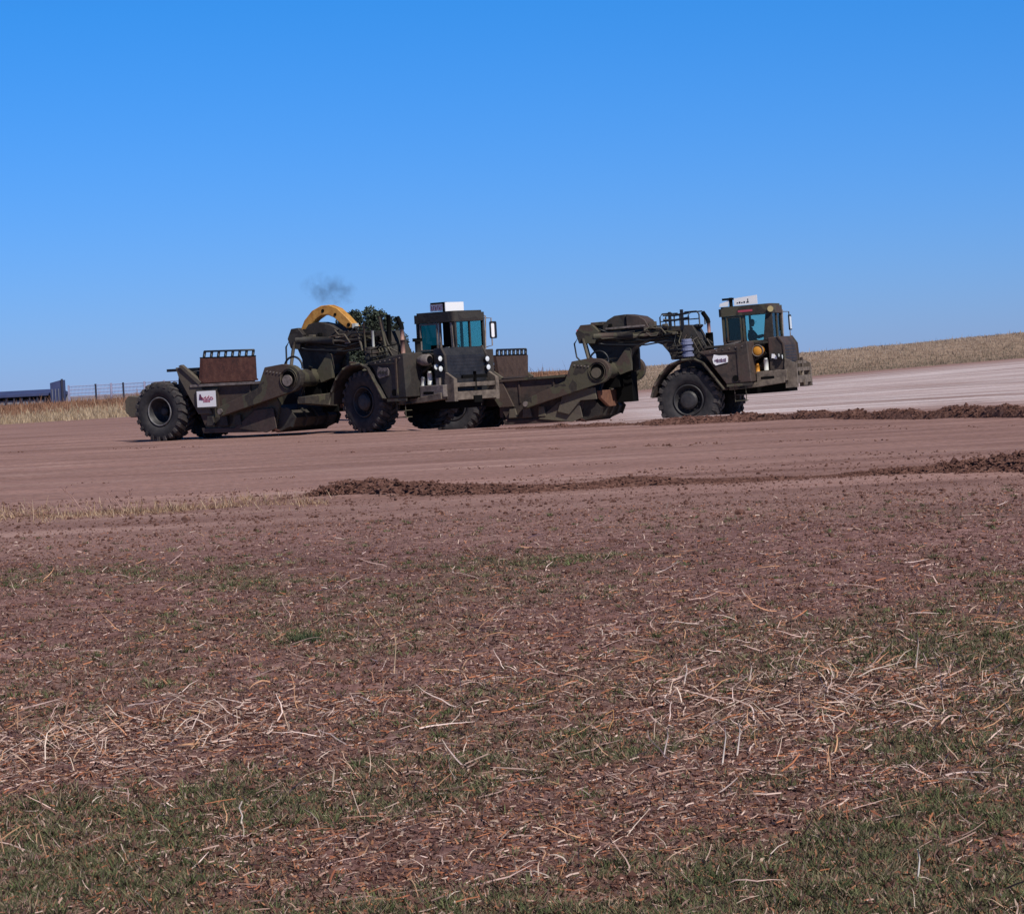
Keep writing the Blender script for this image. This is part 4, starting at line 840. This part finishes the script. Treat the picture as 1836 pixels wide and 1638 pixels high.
Rz = Euler((0, -PR, -psi)).to_matrix(); pb = Vector((rx, ry, ZR))+Rz @ Vector((8.1+1.44, .78, 2.14))
person(pb, psi)

# ------------------------------------------------------------------ tree behind the left scraper
def tree():
    b = at_depth(655, 690, 104); b.z = float(zt(b.x, b.y)); root = empty('juniper_tree', b)
    tag(root, 'dark evergreen tree standing behind the left scraper', 'tree')
    H = 4.6; K = 1.11; tr = MB(); tr.tube([(0, 0, -.1), (.05, 0, .8), (-.05, .05, 1.8), (.05, 0, 2.9), (.1, 0, 3.7)], .15, 8, .03)
    cl = []
    for i in range(60):
        a = random.uniform(0, 6.28); z = random.uniform(.9, 3.85); w_ = 1.35*math.sin(min(1, (z-.2)/1.8)*1.4)*(1 if z < 2.9 else max(.25, (4.35-z)/1.5))
        rr = random.uniform(.25, 1)*w_; c = (rr*math.cos(a)*1.18+.05, rr*math.sin(a), z); cl.append((c, random.uniform(.26, .46)))
        tr.tube([(0, 0, max(.4, z-.7)), (c[0]*.6, c[1]*.6, z-.2), c], .035, 5, .01)
    cl = [((c[0]*1.1, c[1], c[2]*K), r_) for c, r_ in cl]
    for c in ((.35, 0, 4.35), (-.75, 0, 4.05), (1.3, 0, 3.9), (-.3, 0, 4.2), (1.3, .2, 3.3), (-1.45, 0, 3.2), (.75, 0, 4.2), (-1.0, 0, 3.7), (.4, 0, 3.8), (0, .2, 3.4), (.9, 0, 3.5)): cl.append((c, .32))
    link('trunk', tr.mesh('trunk', mat('juniper_bark', base=(.06, .045, .035))), root)
    P = []; C = []
    for c, r_ in cl:
        n = 420; q = rng.normal(0, 1, (n, 3)); q /= np.linalg.norm(q, axis=1)[:, None]; q *= (rng.uniform(.35, 1, (n, 1))**.5)*r_*rng.uniform(.85, 1.2, (n, 1))
        P.append(q+np.array(c)); k = rng.uniform(.6, 1.5); C.append(np.array([[.036, .045, .032]])*k*rng.uniform(.6, 1.6, (n, 1)))
    P = np.concatenate(P); C = np.concatenate(C); N = len(P); s = rng.uniform(.035, .085, (N, 1))
    a = rng.normal(0, 1, (N, 3)); a /= np.linalg.norm(a, axis=1)[:, None]; b2 = np.cross(a, rng.normal(0, 1, (N, 3))); b2 /= np.linalg.norm(b2, axis=1)[:, None]
    V = np.stack([P-a*s, P+b2*s*.5, P+a*s, P-b2*s*.5], 1).reshape(-1, 3)
    link('crown', np_mesh('crown', V, np.arange(N*4).reshape(-1, 4), M['leaf'], cols=np.repeat(C, 4, 0), smooth=False), root)
tree()

# ------------------------------------------------------------------ exhaust smoke
def smoke():
    c = at_depth(590, 520, 80.5)
    m = bpy.data.materials.new('exhaust_smoke'); m.use_nodes = True; n = m.node_tree; n.nodes.clear()
    out = n.nodes.new('ShaderNodeOutputMaterial'); v = n.nodes.new('ShaderNodeVolumePrincipled'); v.inputs['Color'].default_value = (.12, .12, .16, 1)
    tc = n.nodes.new('ShaderNodeTexCoord'); z = n.nodes.new('ShaderNodeTexNoise'); z.inputs['Scale'].default_value = 2.6; z.inputs['Detail'].default_value = 5; z.inputs['Roughness'].default_value = .65
    n.links.new(tc.outputs['Object'], z.inputs['Vector'])
    mp = n.nodes.new('ShaderNodeMapping'); mp.inputs['Scale'].default_value = (1/1.0, 1/.55, 1/.62); n.links.new(tc.outputs['Object'], mp.inputs[0])
    ln = n.nodes.new('ShaderNodeVectorMath'); ln.operation = 'LENGTH'; n.links.new(mp.outputs[0], ln.inputs[0])
    fo = n.nodes.new('ShaderNodeMapRange'); fo.inputs[1].default_value = 1; fo.inputs[2].default_value = .2; fo.inputs[3].default_value = 0; fo.inputs[4].default_value = 1; n.links.new(ln.outputs['Value'], fo.inputs[0])
    nr_ = n.nodes.new('ShaderNodeMapRange'); nr_.inputs[1].default_value = .44; nr_.inputs[2].default_value = .75; nr_.inputs[3].default_value = 0; nr_.inputs[4].default_value = 3.0; n.links.new(z.outputs[0], nr_.inputs[0])
    mu = n.nodes.new('ShaderNodeMath'); mu.operation = 'MULTIPLY'; n.links.new(fo.outputs[0], mu.inputs[0]); n.links.new(nr_.outputs[0], mu.inputs[1])
    n.links.new(mu.outputs[0], v.inputs['Density']); n.links.new(v.outputs[0], out.inputs['Volume'])
    s = MB(); s.lathe([(0, -.62), (.45, -.52), (.85, -.25), (1.0, 0), (.85, .25), (.45, .52), (0, .62)], axis='z', n=20)
    for i, vv in enumerate(s.v): s.v[i] = (vv[0], vv[1]*.55, vv[2])
    sme = s.mesh('exhaust_smoke', m); bm_ = bmesh.new(); bm_.from_mesh(sme); bmesh.ops.remove_doubles(bm_, verts=bm_.verts, dist=1e-4); bmesh.ops.recalc_face_normals(bm_, faces=bm_.faces); bm_.to_mesh(sme); bm_.free()
    o = link('exhaust_smoke', sme, None, c); o.rotation_euler = (0, R(12), 0); tag(o, 'thin grey exhaust smoke drifting above the yellow arm', 'smoke', kind='stuff')
smoke()

# ------------------------------------------------------------------ far shed and fence
M['roofblue'] = mat('dark_blue_roof_sheet', vary=[(.3, (.028, .040, .11)), (.7, (.055, .070, .17))], vscale=.8, rough=.6)
M['shedwall'] = mat('grey_shed_wall', vary=[(.3, (.14, .15, .19)), (.7, (.26, .27, .32))], vscale=.5, rough=.8)
M['postdark'] = mat('dark_post', base=(.03, .03, .055), rough=.8)
M['fencepale'] = mat('weathered_pale_rail', vary=[(.3, (.22, .24, .38)), (.7, (.38, .36, .50))], vscale=.6, rough=.8)
Yf = 205.0
def pt(px, py): return at_depth(px, py, Yf)
gA, gB = pt(-260, 735), pt(99, 717)
bx = empty('open_shed', (gB.x, Yf, gB.z)); tag(bx, 'long low dark blue roofed open shed on the left skyline', 'shed')
Lr = gB.x-gA.x; hR = .60
link('roof', MB().prism([(0, hR-.20), (0, hR-.02), (3.2, hR+.30), (6.4, hR+.0), (6.4, hR-.2)], -Lr, .0, 'x').mesh('roof', M['roofblue']), bx)
link('back_wall', MB().box(-Lr, 0, 6.0, 6.15, -1.2, hR-.2).mesh('back_wall', M['shedwall']), bx)
pm = MB().box(-.06, .06, .1, .22, -1.2, hR-.2).mesh('post', M['postdark'])
k = 0
while .2+k*.62 < Lr: link('post', pm, bx, (-.2-k*.62, 0, 0)); k += 1
wm = MB().box(-Lr, 0, .3, .35, -1.2, .12).mesh('low_wall', M['shedwall']); link('low_wall', wm, bx)
c0, c1 = pt(97, 713), pt(120, 712)
ck = empty('loading_tower', (c0.x, Yf-1.5, c0.z)); tag(ck, 'tall dark blue box with slanting top at the end of the shed', 'outbuilding'); W = c1.x-c0.x
link('wall', MB().prism([(0, -1.0), (W*.85, -1.0), (W*.85, 1.38), (0, 1.18)], 0, 2.0).mesh('wall', M['roofblue']), ck)
link('corner_post', MB().box(W*.87, W, -.1, .1, -1.0, 1.46).mesh('corner_post', M['postdark']), ck)
for j in range(3): link('upright', MB().box(W*(.12+.25*j), W*(.17+.25*j), -.08, -.02, -1.0, .7).mesh('upright', M['shedwall']), ck)
f0, f1 = pt(124, 713), pt(330, 702); Lf = f1.x-f0.x; fr = empty('livestock_fence', (f0.x, Yf, f0.z)); tag(fr, 'pale rail and mesh livestock fence right of the shed on the skyline', 'fence')
for t_ in (0, .235, .37, .475, .66, .83, 1): 
    xx = Lf*t_; zz = (f1.z-f0.z)*t_; link('post', MB().box(-.07, .07, -.07, .07, -1, 1.0).mesh('post', M['postdark'] if t_ in (.235, .475) else M['fencepale']), fr, (xx, 0, zz))
for zr in (.02, .33, .62, .90):
    link('rail', MB().tube([(0, 0, zr), (Lf, 0, zr+f1.z-f0.z)], .022, 5).mesh('rail', M['fencepale']), fr)
sl_ = MB(); k = 0
while k*.11 < Lf:
    xx = k*.11; zz = (f1.z-f0.z)*xx/Lf; sl_.box(xx-.014, xx+.014, .03, .045, zz-.6, zz+.92); k += 1
o = link('mesh_wire', sl_.mesh('mesh_wire', M['fencepale']), fr); o['kind'] = 'stuff'

# ------------------------------------------------------------------ single stalks that stand out in the near field
stalks = [((705, 1200), (707, 1135), .02, 'tan stalk with a hooked top standing alone left of centre', (.46, .33, .22)),
          ((1640, 1195), (1645, 1135), .0, 'thin pale stalk standing near the right edge above the straw', (.52, .42, .36)),
          ((1293, 1365), (1299, 1300), .0, 'thick white stubble stem, left of the close pair right of centre', (.66, .56, .50)),
          ((1320, 1355), (1324, 1295), .0, 'thick white stubble stem, right of the close pair right of centre', (.66, .56, .50)),
          ((1188, 1362), (1196, 1305), .0, 'slender pale stem left of the white stubble pair', (.56, .46, .42)),
          ((1225, 1230), (1230, 1190), .01, 'short white leaning stem above the stubble pair', (.60, .50, .44)),
          ((1343, 1228), (1345, 1188), .0, 'short straight pale stem above the stubble pair, rightmost', (.55, .44, .38)),
          ((1642, 1570), (1645, 1522), .0, 'white stem standing in the green patch near the bottom right corner', (.66, .60, .55)),
          ((430, 1470), (434, 1435), -.01, 'curled white stem low at the left of the grass', (.62, .52, .46)),
          ((1085, 1320), (1100, 1272), .03, 'bent orange straw stalk in the middle of the field', (.50, .26, .10)),
          ((595, 1410), (594, 1368), .0, 'short tan stem in front of the straw at the left', (.48, .36, .28)),
          ((115, 1270), (128, 1210), .02, 'thin leaning rust coloured stalk at the far left', (.34, .18, .12))]
for (b0_, t0_, hook, lab, c_) in stalks:
    g0 = at_ground(*b0_); g0.z = float(zt(g0.x, g0.y)); t0 = at_depth(*t0_, g0.y); hh_ = t0-Vector(g0)
    pts = [Vector((0, 0, -.02)), hh_*.35+Vector((.006, 0, 0)), hh_*.7+Vector((.010*(1 if hook >= 0 else -1), .01, 0)), hh_]
    if hook: pts.append(hh_+Vector((-abs(hook)*1.2, .01, -.02)))
    o = link('dry_stalk', MB().tube(pts, .0042*(g0.y/11)**.5, 6, .0022).mesh('dry_stalk', mat('dry_stalk', base=c_, rough=.8)), None, g0)
    tag(o, lab, 'dry stalk', 'single dry stalks standing in the near field')
# weeds standing in the dry strip
for (px_, py_, tx_, ty_, lab) in ((150, 920, 108, 872, 'leftmost thin leaning weed above the yellow strip'), (222, 918, 190, 880, 'second thin weed from the left above the yellow strip'), (228, 915, 232, 878, 'upright thin weed right of the leaning weeds'), (420, 905, 416, 880, 'short upright weed at the right end of the yellow strip')):
    g0 = at_ground(px_, py_); t0 = at_depth(tx_, ty_, g0.y); g0.z = float(zt(g0.x, g0.y)); v_ = t0-Vector(g0); wd_ = MB().tube([(0, 0, 0), v_*.5+Vector((.02, 0, .02)), v_], .010, 5, .004)
    for k in range(4): q_ = v_*(.45+.13*k); wd_.tube([q_, q_+Vector((.05*(1 if k % 2 else -1), 0, .06))], .006, 4, .003)
    tag(link('dry_weed', wd_.mesh('dry_weed', M['pipe']), None, g0), lab, 'weed', 'thin weeds above the yellow strip')
# green tuft
g0 = at_ground(548, 1150); N = 420; a = rng.uniform(0, 6.28, N); r_ = rng.uniform(0, 1, N)**.7*.10
xs, ys = g0.x+np.cos(a)*r_*1.1, g0.y+np.sin(a)*r_*1.5
me = blades('green_tuft', xs-g0.x, ys-g0.y, rng.uniform(.03, .075, N), .0035*np.ones(N), rng.uniform(.1, .9, N), rng.uniform(0, 6.28, N), pick([(.05, .07, .035), (.08, .10, .05), (.035, .05, .025)], N), M['grass'], z=zt(xs, ys)-float(zt(g0.x, g0.y)))
tag(link('grass_tuft', me, None, (g0.x, g0.y, float(zt(g0.x, g0.y)))), 'single dark green grass tuft left of centre', 'grass tuft')
